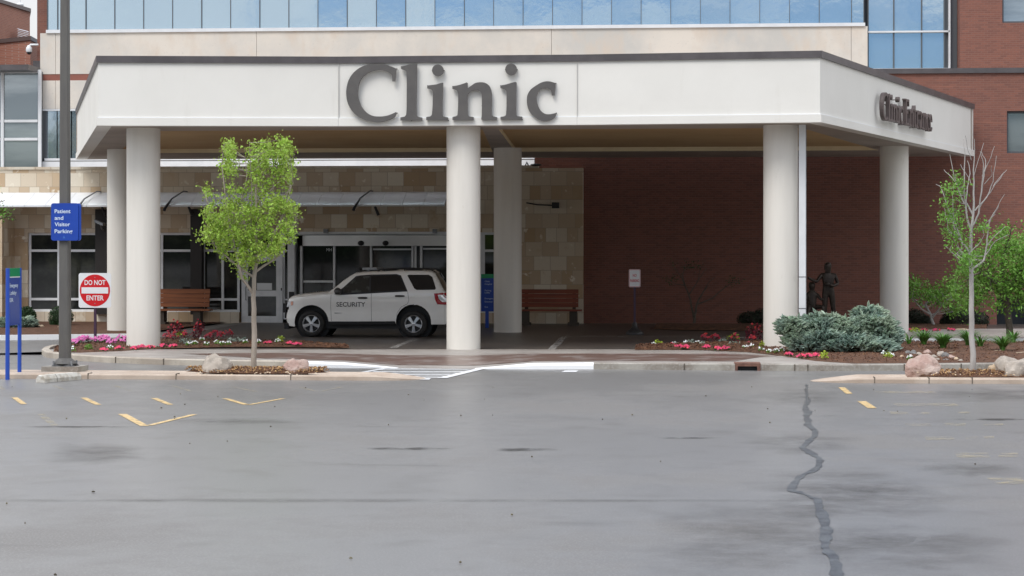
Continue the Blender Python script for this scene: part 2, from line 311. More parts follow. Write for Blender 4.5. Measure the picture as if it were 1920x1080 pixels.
M['bark_pale'] = mat('bark_pale', (0.44, 0.42, 0.40), 0.85, noise=[(8, (0.34, 0.32, 0.30), 0.4, 0.6, (1, 1, 0.3)), (25, (0.12, 0.10, 0.09), 0.66, 0.8)])
M['bark_dark'] = mat('bark_dark', (0.14, 0.115, 0.09), 0.9, noise=(12, (0.09, 0.075, 0.06), 0.4, 0.6))
M['leaf'] = mat('leaf', (0.33, 0.47, 0.07), 0.5, var=0.45, trans=0.35)
M['leaf_mid'] = mat('leaf_mid', (0.17, 0.34, 0.05), 0.5, var=0.5, trans=0.3)
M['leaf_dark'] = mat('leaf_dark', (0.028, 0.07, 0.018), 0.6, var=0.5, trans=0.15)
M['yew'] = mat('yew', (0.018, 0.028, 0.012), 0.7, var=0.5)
M['blade'] = mat('blade', (0.10, 0.24, 0.04), 0.5, var=0.4, trans=0.2)
M['spruce'] = mat('spruce', (0.46, 0.55, 0.43), 0.75, var=0.35, noise=[(1.3, (0.33, 0.44, 0.38), 0.45, 0.6), (0.9, (0.20, 0.21, 0.17), 0.60, 0.72)], trans=0.12)
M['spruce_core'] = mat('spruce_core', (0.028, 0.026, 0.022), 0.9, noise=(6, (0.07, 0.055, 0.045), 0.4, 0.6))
M['pink'] = mat('pink', (0.75, 0.20, 0.52), 0.6, var=0.25, trans=0.2)
M['hotpink'] = mat('hotpink', (0.80, 0.07, 0.18), 0.6, var=0.25, trans=0.2)
M['redflower'] = mat('redflower', (0.40, 0.02, 0.045), 0.6, var=0.35, trans=0.15)
M['maroon'] = mat('maroon', (0.11, 0.006, 0.02), 0.6, var=0.5)
M['lime'] = mat('lime', (0.42, 0.55, 0.05), 0.5, var=0.25, trans=0.3)
M['silver_leaf'] = mat('silver_leaf', (0.32, 0.40, 0.34), 0.7, var=0.3)
M['white_flower'] = mat('white_flower', (0.85, 0.86, 0.88), 0.6, var=0.1)
M['rock_grey'] = mat('rock_grey', (0.40, 0.35, 0.30), 0.85, noise=[(3, (0.27, 0.24, 0.21), 0.42, 0.6), (14, (0.52, 0.46, 0.40), 0.55, 0.7)], bump=(9, 0.7, 0.04))
M['rock_pink'] = mat('rock_pink', (0.42, 0.285, 0.245), 0.85, noise=[(3, (0.50, 0.40, 0.35), 0.42, 0.6), (9, (0.24, 0.15, 0.125), 0.6, 0.68)], bump=(7, 1.0, 0.08))
M['rock_dark'] = mat('rock_dark', (0.17, 0.165, 0.16), 0.8, noise=(5, (0.26, 0.25, 0.24), 0.45, 0.6), bump=(9, 0.6, 0.04))
M['rock_tan'] = mat('rock_tan', (0.50, 0.38, 0.26), 0.85, noise=(5, (0.6, 0.5, 0.38), 0.45, 0.6), bump=(9, 0.6, 0.04))
M['car_paint'] = mat('car_paint', (0.86, 0.855, 0.82), 0.25, spec=0.5, coat=0.8, noise=(1.5, (0.82, 0.81, 0.77), 0.45, 0.7))
M['tyre'] = mat('tyre', (0.012, 0.012, 0.012), 0.75, noise=(20, (0.022, 0.021, 0.02), 0.4, 0.6))
M['rim'] = mat('rim', (0.62, 0.63, 0.65), 0.28, metal=0.7)
M['taillight'] = mat('taillight', (0.35, 0.01, 0.02), 0.12, spec=0.8)
M['lens'] = mat('lens', (0.75, 0.77, 0.8), 0.08, spec=0.9, metal=0.3)
M['amber'] = mat('amber', (0.75, 0.36, 0.25), 0.15, spec=0.8)
M['rust'] = mat('rust', (0.13, 0.06, 0.045), 0.8, noise=(8, (0.2, 0.1, 0.07), 0.4, 0.6))
M['mirror_dark'] = mat('mirror_dark', (0.05, 0.05, 0.048), 0.35)
M['header'] = mat('header', (0.70, 0.71, 0.71), 0.3, metal=0.2, noise=(0.6, (0.80, 0.81, 0.81), 0.4, 0.6))
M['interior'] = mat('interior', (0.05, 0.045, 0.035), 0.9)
M['litter'] = mat('litter', (0.10, 0.085, 0.05), 0.7, var=0.6)

# ---------------------------------------------------------------- ground
def strip(front, back, n, zf, name, m, kind='structure', rough=0.0, seed=1):
    """sheet between two polylines with the same number of points; zf(s, k) adds height (s across, k = index)"""
    rnd = random.Random(seed); mb = MB(); K = len(front); v = []; 
    for k in range(K):
        for j in range(n + 1):
            s = j / n; p = Vector(front[k]).lerp(Vector(back[k]), s); p.z += zf(s, k) + (rnd.uniform(-1, 1) * rough if 0 < j < n and 0 < k < K-1 else 0); v.append(p)
    f = [[k*(n+1)+j, (k+1)*(n+1)+j, (k+1)*(n+1)+j+1, k*(n+1)+j+1] for k in range(K-1) for j in range(n)]
    mb.add(v, f); ob = mb.build(name, m); ob['kind'] = kind
    return ob
def dens(pts, k=6):
    out = []
    for a, b in zip(pts[:-1], pts[1:]):
        for i in range(k): out.append(tuple(a[j] + (b[j]-a[j])*i/k for j in range(len(a))))
    return out + [tuple(pts[-1])]

g = MB(); g.quad((-900, -500, 0), (900, -500, 0), (900, 1500, 0), (-900, 1500, 0))
g.build('parking_lot', M['asphalt'])['kind'] = 'structure'

# raised pavement in front of the canopy: kerb line (bottom pixels, kerb height)
PZ = 0.10
kl = [(96,656,.12),(82,660,.12),(78,665,.13),(86,670,.13),(120,675,.13),(200,680,.13),(300,684,.13),(420,687,.13),(537,688.5,.13),(640,690,.11),(745,691,.012),(890,692,.012),(1000,692.5,.12),(1113,692.5,.13),(1290,694,.13),(1378,695,.14),(1425,695,.14),(1560,696,.13),(1700,695,.13),(1800,694,.13),(1980,692,.13)]
kp = [(G(a, b, 0), h) for a, b, h in kl]
def kerb_run(i0, i1, m, name):
    mb = MB(); wd = 0.16
    for i in range(i0, i1):
        (p, h0), (q, h1) = kp[i], kp[i+1]
        def nr(j):
            a = kp[max(j-1, 0)][0]; b = kp[min(j+1, len(kp)-1)][0]; d = (b - a); return Vector((-d.y, d.x, 0)).normalized() * wd
        pn, qn = p + nr(i), q + nr(i+1); e = Vector((0, 0, 1))
        lift = Vector((0, 0, -0.05)); bt = 0.05 if 'paint' in name else 0.02
        v = [p + lift, q + lift, q + e*(h1-bt*min(1,h1*8)), p + e*(h0-bt*min(1,h0*8)), p.lerp(pn, .5 if 'paint' in name else .15) + e*h0, q.lerp(qn, .5 if 'paint' in name else .15) + e*h1, qn + e*h1, pn + e*h0, pn + lift, qn + lift]
        mb.add(v, [[0,1,2,3],[3,2,5,4],[4,5,6,7],[7,6,9,8]])
        if i == i0: mb.add([v[0], v[3], v[4], v[7], v[8]], [[0,1,2,3,4]])
        if i == i1-1: mb.add([v[1], v[2], v[5], v[6], v[9]], [[0,1,2,3,4]])
    ob = mb.build(name, m); ob['kind'] = 'structure'; return ob
kerb_run(0, 8, M['kerb'], 'kerb'); kerb_run(8, 10, M['kerb_paint'], 'painted_kerb'); kerb_run(10, 11, M['concrete'], 'dropped_kerb')
kerb_run(11, 13, M['kerb_paint'], 'painted_kerb'); kerb_run(13, 15, M['kerb_grey'], 'kerb'); kerb_run(16, 20, M['kerb_grey'], 'kerb')
# kerb joints
jm = MB()
for px in (205, 312, 428, 1283, 1488, 1512, 1692, 1800):
    p = G(px, 693 if px > 600 else 683, 0)
    yy = min(kp, key=lambda a: abs(a[0].x - p.x))[0].y
    for (a, h0), (b, h1) in zip(kp[:-1], kp[1:]):
        if a.x <= p.x <= b.x and a.x < b.x: yy = a.y + (b.y-a.y)*(p.x-a.x)/(b.x-a.x)
    jm.box(p.x-0.01, p.x+0.012, yy-0.012, yy+0.12, 0, 0.128)
jm.build('kerb_joint', M['bark_dark'])['kind'] = 'structure'

front = [kp[i][0] + Vector((0, 0.155, kp[i][1]-0.003)) for i in range(2, 21)]
fpx = [kl[i][0] for i in range(2, 21)]
back = []
for px in fpx: 
    back.append(G(px + (8 if px < 100 else 0), 655 if 500 < px < 1300 else 655, PZ + 0.02))
strip(dens([tuple(p) for p in front], 3), dens([tuple(p) for p in back], 3), 3, lambda s, k: 0, 'sidewalk', M['concrete'])
# brown paving band within the pavement
fd, bd = dens([tuple(p) for p in front], 3), dens([tuple(p) for p in back], 3)
sel = [i for i in range(len(fd)) if XP(320, 43.5) < fd[i][0] < XP(1490, 43.5)]
PAVE = [[], []]
for n_, i in enumerate(sel):
    e_ = min(n_, len(sel)-1-n_, 4)/4
    for L_, s_ in ((PAVE[0], .5-.38*e_), (PAVE[1], .5+.14*e_)):
        q_ = Vector(fd[i]).lerp(Vector(bd[i]), s_); L_.append((q_.x, q_.y, q_.z+.005))

# driveway under the canopy, ramping down to the road on the left
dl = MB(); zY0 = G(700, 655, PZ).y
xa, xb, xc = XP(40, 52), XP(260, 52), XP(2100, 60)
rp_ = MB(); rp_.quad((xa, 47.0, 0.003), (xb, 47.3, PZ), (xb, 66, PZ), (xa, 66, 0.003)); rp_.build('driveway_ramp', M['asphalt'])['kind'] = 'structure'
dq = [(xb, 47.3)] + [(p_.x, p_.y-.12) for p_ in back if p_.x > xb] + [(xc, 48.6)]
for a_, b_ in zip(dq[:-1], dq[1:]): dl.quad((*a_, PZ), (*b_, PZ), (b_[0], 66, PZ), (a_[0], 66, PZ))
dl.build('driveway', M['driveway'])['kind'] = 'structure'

def ground_marks(name, quads, m, z):
    mb = MB()
    for q in quads:
        mb.add([G(x, y, z) for x, y in q], [[0,1,2,3]])
    for i, f in enumerate(mb.f):
        a, b, c = [Vector(mb.v[j]) for j in f[:3]]
        if (b-a).cross(c-a).z < 0: mb.f[i] = f[::-1]
    ob = mb.build(name, m); ob['kind'] = 'structure'; return ob
def slant(x1, y1, x2, y2, w): return [(x1-w/2, y1), (x1+w/2, y1), (x2+w/2, y2), (x2-w/2, y2)]
def zc(o, s, *a): return [o[i % 2] + v / s for i, v in enumerate(a)]
def zl(ox, oy, s, x1, y1, x2, y2, w): return slant(ox+x1/s, oy+y1/s, ox+x2/s, oy+y2/s, w/s)
s6 = 2.769
ground_marks('yellow_marking', [zl(0,690,s6,*a) for a in [(75,152,125,187,32),(435,154,510,190,34),(800,156,885,190,34),(1170,158,1280,190,34),(1292,190,1470,158,26),(635,238,750,300,46),(775,297,1010,240,34)]] +
    [zl(1280,690,s6,*a) for a in [(825,100,865,133,34),(930,172,985,208,46)]], M['yellow_line'], 0.006)
ground_marks('faded_yellow_marking', [zl(0,690,s6,*a) for a in [(210,238,290,300,44),(0,95,20,115,26),(280,92,340,114,22),(590,90,680,118,24),(900,92,990,120,24),(1200,95,1330,122,24),(1560,100,1650,122,22),(1662,122,1772,98,22),(640,210,1000,216,60)]] +
    [zl(1280,690,s6,*a) for a in [(1250,183,1280,196,330),(1150,120,1170,130,300),(1120,226,1125,238,90),(1250,230,1255,238,60),(1460,227,1460,234,60),(1220,288,1225,300,130),(1415,286,1415,298,110),(1615,288,1615,296,100),(1330,356,1340,372,150),(1500,356,1500,368,60),(1590,354,1590,366,50),(1500,440,1510,465,170),(1690,440,1690,460,100),(1670,570,1720,604,180)]], M['yellow_faded'], 0.006)
s4 = 5.333
ground_marks('crossing_edge_marking', [zl(600,640,s4,*a) for a in [(690,262,320,328,76),(1630,266,1220,366,100)]] + [zl(600,640,s4,1060,368,1045,382,100)], M['white_line'], 0.010)
ground_marks('crossing_hatch_marking', [[(600+x0/s4, 640+y/s4), (600+x1/s4, 640+y/s4), (600+(x1-20)/s4, 640+(y+w_)/s4), (600+(x0-20)/s4, 640+(y+w_)/s4)]
    for y, x0, x1, w_ in [(266,620,1560,9),(282,560,1500,6),(299,540,1440,7),(314,460,1380,6),(329,440,1310,7),(344,640,1260,6),(357,690,1220,6)]], M['white_line'], 0.006)
ground_marks('driveway_line', [slant(737, 652, 776, 636, 14), slant(1034, 655, 1058, 631, 14)], M['white_line_faded'], PZ + 0.005)
ground_marks('driveway_seam', [[(980, 629.3), (1420, 632.3), (1420, 633.2), (980, 630.1)], [(310, 628.6), (620, 628.6), (620, 629.5), (310, 629.5)]], M['white_line_faded'], PZ + 0.006)
ground_marks('road_paint_patch', [[(1060,694.5),(1085,694.5),(1080,697.5),(1052,697.5)]], M['white_line'], 0.006)

def fade(m, amt):
    nt = m.node_tree; N = nt.nodes; L = nt.links; b = N['Principled BSDF']; src = b.inputs['Alpha'].links[0].from_socket
    at = N.new('ShaderNodeAttribute'); at.attribute_name = 'fade'; mu = N.new('ShaderNodeMath'); mu.operation = 'MULTIPLY'; mu.use_clamp = True
    m2 = N.new('ShaderNodeMath'); m2.operation = 'MULTIPLY'; m2.inputs[1].default_value = amt
    L.new(src, mu.inputs[0]); L.new(at.outputs['Fac'], mu.inputs[1]); L.new(mu.outputs[0], m2.inputs[0]); L.new(m2.outputs[0], b.inputs['Alpha'])
fade(M['stain'], 0.40); fade(M['stain_dark'], 1.0)
def stain(name, ells, m, z, seed=0):
    rnd = random.Random(seed); mb = MB(); fd_ = []
    for x, y, rx, ry in ells:
        jt = [rnd.uniform(.75, 1.2) for _ in range(24)]; v = [G(x, y, z)]; fd_.append(1.0)
        for r_, a_ in ((.5, .8), (1.0, 0.0)):
            for k in range(24): v.append(G(x + rx*r_*math.cos(k*.2618)*jt[k], y + ry*r_*math.sin(-k*.2618)*jt[k], z)); fd_.append(a_)
        mb.add(v, [[0, 1+k, 1+(k+1)%24] for k in range(24)] + [[1+k, 25+k, 25+(k+1)%24, 1+(k+1)%24] for k in range(24)])
    ob = mb.build(name, m); ob['kind'] = 'structure'; at = ob.data.attributes.new('fade', 'FLOAT', 'POINT')
    at.data.foreach_set('value', fd_)
stain('damp_stain', [(1500,830,120,22),(1580,905,190,34),(1620,940,200,40)], M['stain'], .0025, 1)
stain('damp_stain', [(1440,1010,260,80),(1700,1030,200,60),(1820,880,110,14)], M['stain'], .0030, 2)
stain('damp_stain', [(1880,740,160,14),(1500,745,90,16)], M['stain'], .0035, 3)
stain('damp_stain', [(430,790,140,7),(180,850,110,22)], M['stain'], .0020, 4)
stain('tar_spot', [(765,841,90,2.6),(990,843,66,3.6),(150,800,120,1.6),(1290,821,60,2.0),(1860,786,90,2.2)], M['stain_dark'], .0045, 5)
stain('paving_seam', [(600,938,1100,4)], M['stain'], .0048, 6)
# sealed crack across the lot
ck = [(642,85,9),(640,110,9),(645,150,13),(650,180,14),(632,200,14),(652,230,22),(640,250,18),(655,275,20),(650,295,20),(690,325,22),(685,352,16),(655,380,22),(622,410,24),(665,440,26),(712,470,24),(708,510,24),(660,540,22),(610,560,20),(575,600,28),(560,635,36),(640,655,16),(700,680,26),(710,730,30),(735,790,40),(745,850,32),(740,900,40),(745,940,34),(780,980,30),(800,1030,38),(800,1100,36)]
mb = MB(); vs_ = []; rnd = random.Random(3)
for x, y, h in dens(ck, 4):
    h *= rnd.uniform(0.5, 1.15); x += rnd.uniform(-5, 5)
    vs_ += [G(1280 + (x-h)/s6, 690 + y/s6, 0.005), G(1280 + (x+h)/s6, 690 + (y+rnd.uniform(-3,3))/s6, 0.005)]
mb.add(vs_, [[2*i, 2*i+2, 2*i+3, 2*i+1] for i in range(len(vs_)//2-1)]); mb.build('sealed_crack', M['crack'])['kind'] = 'structure'
# leaf litter and small debris on the asphalt
mb = MB(); rnd = random.Random(11)
for i in range(45):
    p = G(rnd.uniform(-60, 1980), rnd.choice([rnd.uniform(720, 800), rnd.uniform(740, 1080)]), 0.012); sz = rnd.uniform(0.006, 0.018)
    mb.blob(p, sz, sz*rnd.uniform(.4, 1), 0.012, 0.3, 1, i, 0.4)
mb.build('leaf_litter', M['litter'])['kind'] = 'stuff'

# ---------------------------------------------------------------- planting beds
def zmound(h): return lambda s, k: h * math.sin(math.pi * min(max(s, 0), 1)) ** 0.7
def bed(name, fr, bk, z, h, n=8, seed=0):
    f3 = [tuple(G(a, b, z)) for a, b in fr]; b3 = [tuple(G(a, b, z)) for a, b in bk]
    return strip(dens(f3, 6), dens(b3, 6), n, zmound(h), name, M['mulch'], rough=0.014, seed=seed), dens(f3, 6), dens(b3, 6)
def chips(name, f3, b3, h, count, m, size=0.045, seed=0):
    rnd = random.Random(seed); mb = MB()
    for i in range(count):
        k = rnd.randrange(len(f3)-1); s = rnd.uniform(0.02, 0.98); a = Vector(f3[k]).lerp(Vector(f3[k+1]), rnd.random()); b = Vector(b3[k]).lerp(Vector(b3[k+1]), rnd.random())
        p = a.lerp(b, s); p.z += zmound(h)(s, 0) + rnd.uniform(0, 0.022)
        mb.leaf(p, size, (rnd.gauss(0,.6), rnd.gauss(0,.6), 1), 0.35, rnd)
    ob = mb.build(name, m); ob['kind'] = 'stuff'; return ob
LB = bed('mulch_bed', [(100,660),(150,661.5),(220,658.5),(300,653.5),(420,650.5),(560,650.5),(655,652)], [(106,652),(150,643),(220,638),(300,634),(420,637),(560,641),(650,650)], 0.125, 0.06)
chips('bark_mulch', LB[1], LB[2], 0.06, 3500, M['chips_dark'], 0.06, 1)
RB = bed('mulch_bed', [(1190,656),(1300,655.5),(1400,660),(1470,668),(1530,677),(1600,681.5),(1700,681),(1800,680),(1990,678.5)], [(1195,653),(1300,648),(1400,642),(1470,636),(1530,634),(1600,634),(1700,640),(1800,640),(1990,640)], 0.13, 0.10)
chips('bark_mulch', RB[1], RB[2], 0.10, 9000, M['chips_dark'], 0.06, 2)

# islands in the foreground
def island(name, x0, x1, y0, y1, rounded_left, rounded_right, joints):
    pts = []; r = (y1-y0)/2; cy = (y0+y1)/2; n = 8
    if rounded_right:
        for i in range(n+1): a = -math.pi/2 + math.pi*i/n; pts.append((x1 - r*1.6 + r*1.6*math.cos(a), cy + r*math.sin(a)))
    else: pts += [(x1, y0), (x1, y1)]
    if rounded_left:
        for i in range(n+1): a = math.pi/2 + math.pi*i/n; pts.append((x0 + r*1.6 + r*1.6*math.cos(a), cy + r*math.sin(a)))
    else: pts += [(x0, y1), (x0, y0)]
    mb = MB(); H = 0.105; ins = 0.03; c = Vector(((x0+x1)/2, cy))
    def inset(p, d): 
        return (p[0] + (d if p[0] < x0 + .8 and rounded_left else (-d if p[0] > x1-.8 and rounded_right else 0)), p[1] + (d if p[1] < cy else -d))
    m_ = len(pts); lo = [(p[0], p[1], -0.05) for p in pts]; mid = [(p[0], p[1], H-ins) for p in pts]; top = [(*inset(p, ins), H) for p in pts]
    v = lo + mid + top; f = []; v = [tuple(a_) for a_ in v]
    for i in range(m_):
        j = (i+1) % m_; f += [[i, j, m_+j, m_+i], [m_+i, m_+j, 2*m_+j, 2*m_+i]]
    f.append([2*m_+i for i in range(m_)]); mb.add(v, f); mb.v = [(x_, y_, z_ if z_ < 0 else z_*min(1, .06 + .94*((x_-x0)/1.0 if rounded_left else (x1-x_)/1.0))) for x_, y_, z_ in mb.v]
    ob = mb.build(name, M['kerb_tan']); ob['kind'] = 'structure'
    jb = MB()
    for px in joints: X = XP(px, y0); jb.box(X-.008, X+.008, y0-.004, y0+.25, 0.0, H+.003)
    jb.build('kerb_joint', M['bark_dark'])['kind'] = 'structure'
YI = 38.55
island('traffic_island', XP(-120, YI), XP(795, YI), YI, YI+1.1, False, True, [165, 545, 330])
island('traffic_island', XP(1522, YI), XP(2100, YI), YI, YI+1.1, True, False, [1742, 1823, 1640])
def mound(x0, x1, h, seed):
    xs = [x0 + (x1-x0)*i/10 for i in range(11)]
    sh = lambda i: min(1, 2.2*math.sin(math.pi*i/10))
    f3 = [(XP(x, YI+.25), YI + .62 - .4*sh(i), .107) for i, x in enumerate(xs)]; b3 = [(XP(x, YI+.9), YI + .62 + .4*sh(i), .107) for i, x in enumerate(xs)]
    f3 = dens(f3, 3); b3 = dens(b3, 3)
    strip(f3, b3, 6, lambda s, k: h * math.sin(math.pi*s) * math.sin(math.pi*k/(len(f3)-1))**.5, 'mulch_mound', M['mulch'], rough=.012, seed=seed)
    ob = chips('pine_straw_mulch', f3, b3, h*.9, 2600, M['chips'], .055, seed)
mound(352, 612, .10, 5); mound(1700, 2060, .11, 6)

# pavements at the rear right and left
mb = MB()
p = [G(1560, 636, .13), G(2100, 637, .13), G(2100, 616, .13), G(1840, 617, .13), G(1560, 620, .13)]
mb.add([(a.x, a.y, .14) for a in p], [list(range(5))]); mb.add([(p[0].x, p[0].y, 0), (p[1].x, p[1].y, 0), (p[1].x, p[1].y, .14), (p[0].x, p[0].y, .14)], [[0,1,2,3]])
mb.build('rear_walkway', M['concrete'])['kind'] = 'structure'
mb = MB(); a = G(1560, 636, .14); b = G(2100, 637, .14); mb.obox((a.x, a.y-.07), (b.x, b.y-.07), .16, 0, .165); mb.build('rear_kerb', M['kerb_paint'])['kind'] = 'structure'
mb = MB(); a = G(-60, 638.5, 0); b = G(240, 635, 0); mb.obox(a, b, .22, -.02, .13); mb.build('far_kerb', M['kerb_paint'])['kind'] = 'structure'
mb = MB(); mb.add([(a.x, a.y+.1, .115), (b.x, b.y+.1, .115), (b.x+.5, 65.3, .12), (a.x-6, 65.3, .12)], [[0,1,2,3]]); mb.build('mulch_bed', M['mulch'])['kind'] = 'structure'
FB = bed('mulch_bed', [(1225,617),(1300,619),(1400,620),(1500,622),(1600,622),(1700,621),(1850,617)], [(1240,611),(1300,611),(1400,611),(1500,611),(1600,611),(1700,611),(1850,611)], .12, .12)

# strip sheets now that the pavement exists
mbp = strip(PAVE[0], PAVE[1], 1, lambda s, k: 0.0, 'paving_band', M['paver'])

# ---------------------------------------------------------------- clinic building
YW = 65.3; YB = 65.6; YU = 71.0
bld = thing('clinic_building', 'medical building with stone ground floor, pale precast band and blue glazed upper storey behind canopy', 'building', (XP(500, YW), YW, 0))
def wall(mb, x0, x1, z0, z1, y0, y1, holes):
    xs = sorted(set([x0, x1] + [h[0] for h in holes] + [h[1] for h in holes])); zs = sorted(set([z0, z1] + [h[2] for h in holes] + [h[3] for h in holes]))
    xs = [x for x in xs if x0 <= x <= x1]; zs = [z for z in zs if z0 <= z <= z1]
    for xa_, xb_ in zip(xs[:-1], xs[1:]):
        run = None
        for za_, zb_ in zip(zs[:-1], zs[1:]):
            cx, cz = (xa_+xb_)/2, (za_+zb_)/2
            inh = any(h[0] < cx < h[1] and h[2] < cz < h[3] for h in holes)
            if inh:
                if run: mb.box(xa_, xb_, y0, y1, *run); run = None
            else: run = [run[0] if run else za_, zb_]
        if run: mb.box(xa_, xb_, y0, y1, *run)
X = lambda px: XP(px, YW)
def Z(py, px=600): return PX(px, py, YW).z
ZTOP = Z(318, 100); zwt = Z(436, 300); zwb = Z(585, 300); zfl = 0.10
winsets = [(52, 182), (252, 452)]
doorx = (453, 530); ent = (556, 925)
holes = [(X(52), X(182), zwb, zwt), (X(252), X(448), zwb, zwt), (X(448), X(541), zfl, zwt), (X(553), X(838), zfl, zwt), (X(838), X(935), zwb, zwt)]
mb = MB(); wall(mb, X(-160), X(1093), -0.1, ZTOP, YW, YW+0.35, holes)
mb.box(X(-160), X(27), YW-1.2, YW-0.003, -0.1, Z(405, 10))           # stone pier at the far left
mb.build('stone_wall', M['stone'], bld)
mb = MB()
cx = X(-160)
while cx < X(1010):
    x2 = min(cx + 0.485, X(1010)); mb.box(cx, x2-0.008, YW-.05, YW+.42, ZTOP+.002, ZTOP+0.085); cx = x2
mb.build('coping', M['stone_pale'], bld)
mb = MB(); mb.box(X(-160), X(1093), YW+.3, YU, ZTOP-.25, ZTOP-.1); mb.build('podium_roof', M['soffit'], bld)
# the dark room behind the ground floor glass
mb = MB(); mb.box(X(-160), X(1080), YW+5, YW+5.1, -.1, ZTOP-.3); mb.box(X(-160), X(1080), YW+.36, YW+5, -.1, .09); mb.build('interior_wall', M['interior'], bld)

def window(x0, x1, z0, z1, vs_, hs, yg, fr=0.075, name='window', gl='glass_dark', frm='white_frame', dep=.06, parent=None, label=None):
    w_ = MB(); w_.box(x0, x1, yg, yg+.02, z0, z1); wo = w_.build(name, M[gl], parent or bld)
    f = MB(); y0, y1 = yg-dep, yg-.002
    f.box(x0, x0+fr, y0, y1, z0, z1); f.box(x1-fr, x1, y0, y1, z0, z1); f.box(x0+fr, x1-fr, y0, y1, z1-fr, z1); f.box(x0+fr, x1-fr, y0, y1, z0, z0+fr)
    for v in vs_: f.box(v-fr/2, v+fr/2, y0-.002, y1, z0+fr, z1-fr)
    vv = [x0+fr/2] + sorted(vs_) + [x1-fr/2]
    for h in hs:
        for a, b in zip(vv[:-1], vv[1:]): f.box(a+fr/2, b-fr/2, y0, y1, h-fr/2, h+fr/2)
    WLOC[wo.name] = WLOC[(parent or bld).name]
    fo = f.build('frame', M[frm], wo); return wo
YG = YW + .16
for i, (a, b, vs_) in enumerate([(52, 182, [108]), (252, 362, [302]), (378, 448, [416])]):
    window(X(a), X(b), zwb, zwt, [X(v) for v in vs_], [Z(470), Z(562)], YG)
mb = MB(); mb.box(X(182), X(203), YW-.22, YW-.01, Z(590), Z(392)); mb.build('pilaster', M['dark_bronze'], bld)
mb = MB(); mb.box(X(360), X(381), YW-.22, YW-.01, Z(590), Z(392)); mb.build('pilaster', M['dark_bronze'], bld)
mb = MB(); mb.box(X(360), X(381), YW-.009, YW+.3, zwb, zwt); mb.build('window_pier', M['dark_bronze'], bld)
# glass door with transom
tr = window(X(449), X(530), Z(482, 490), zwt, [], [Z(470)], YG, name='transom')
d = MB(); x0, x1, x2, x3 = X(452), X(464), X(517), X(529); zt, zl1, zl2, zl3 = Z(480), Z(489), Z(545), Z(556); zl4 = Z(593)
y0, y1 = YG-.1, YG-.02
d.box(x0, x1, y0, y1, zfl, zt); d.box(x2, x3, y0, y1, zfl, zt); d.box(x1, x2, y0, y1, zl1, zt); d.box(x1, x2, y0, y1, zl3, zl2); d.box(x1, x2, y0, y1, zfl, zl4)
dr = d.build('door', M['white_frame'], bld); WLOC[dr.name] = WLOC[bld.name]
q = MB(); q.box(x1, x2, y0+.03, y0+.04, zl4, zl3); q.box(x1, x2, y0+.03, y0+.04, zl2, zl1); q.build('pane', M['glass_dark'], dr)
q = MB(); hx = X(458); q.tube([(hx+.05, y0-.002, Z(538)), (hx+.05, y0-.08, Z(538)), (hx+.05, y0-.08, Z(563)), (hx+.05, y0-.002, Z(563))], .014, 8); q.build('handle', M['galv'], dr, smooth=60)
q = MB(); q.box(X(481), X(509), y0+.018, y0+.028, Z(544), Z(531)); q.build('notice', M['sign_white'], dr)
q = MB(); q.box(X(526), X(528), y0-.02, y0, Z(545), Z(540)); q.build('latch', M['black'], dr)
window(X(530), X(541), zfl+.1, zwt, [], [Z(470), Z(562)], YG, fr=.04)
q = MB(); q.box(X(540.5), X(553.5), YW-.12, YW+.34, zfl-.05, zwt+.06); q.build('entrance_pier', M['white_frame'], bld)
q = MB(); q.box(X(544), X(553), YW-.2, YW-.125, Z(560), Z(547)); q.build('push_plate_box', M['dark_metal'], bld)
# sliding entrance
e = thing('tmp', 'x', 'x', (0,0,0)); bpy.data.objects.remove(e)
q = MB(); q.box(X(553.5), X(838), YW+.1, YW+.3, Z(441), zwt); q.box(X(553.5), X(838), YW-.02, YW+.1, zwt-.05, zwt+.02); hd = q.build('entrance_header_trim', M['white_frame'], bld)
q = MB(); pts = []
n = 16
for i in range(n+1):
    s = i/n; pts.append((X(566) + (X(838)-X(566))*s, YW + .1 - .55*math.sin(math.pi*s)))
pts += [(X(838), YW+.12), (X(566), YW+.12)]
q.prism(pts, Z(461), Z(441.5)); hd = q.build('curved_header', M['header'], bld, smooth=30); WLOC[hd.name] = WLOC[bld.name]
for px in (681, 727):
    q = MB(); c = (X(px), YW - .46, Z(456)); q.blob(c, .1, .09, .08, 0, 2, 0, 1); q.build('door_sensor', M['black'], hd, smooth=60)
for px in (608, 812):
    q = MB(); q.box(X(px), X(px)+.13, YW-.16, YW-.022, zwt-.02, zwt+.1); q.build('door_operator_box', M['galv'], bld)
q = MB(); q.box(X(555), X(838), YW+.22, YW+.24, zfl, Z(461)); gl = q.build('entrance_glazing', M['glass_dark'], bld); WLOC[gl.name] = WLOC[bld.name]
for a, b in ((562, 566), (624, 627.5), (693, 696.5), (771, 774.5), (776.5, 780), (787, 791)):
    q = MB(); q.box(X(a), X(b), YW+.05, YW+.215, zfl, Z(461.2)); q.build('door_frame', M['white_frame'], gl)
q = MB(); q.box(X(566.2), X(623.8), YW+.15, YW+.2, Z(530), Z(526)); q.build('push_bar', M['header'], gl); q = MB(); q.box(X(791.5), X(837), YW+.15, YW+.2, Z(468), Z(465)); q.build('glazing_bar', M['header'], gl)
q = MB(); q.box(X(698), X(770), YW+.15, YW+.2, Z(469), Z(466)); q.build('glazing_bar', M['header'], gl)
q = MB(); put_text(q, 'MH', (X(610), YW+.218, Z(471)), (1,0,0), (0,0,1), width=.16, height=.09, thick=.003); q.build('glass_lettering', M['white_frame'], gl)
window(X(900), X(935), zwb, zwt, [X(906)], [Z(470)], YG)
q = MB(); q.box(X(838), X(899.5), YG, YG+.02, zwb, zwt); q.build('window', M['glass_dark'], bld)

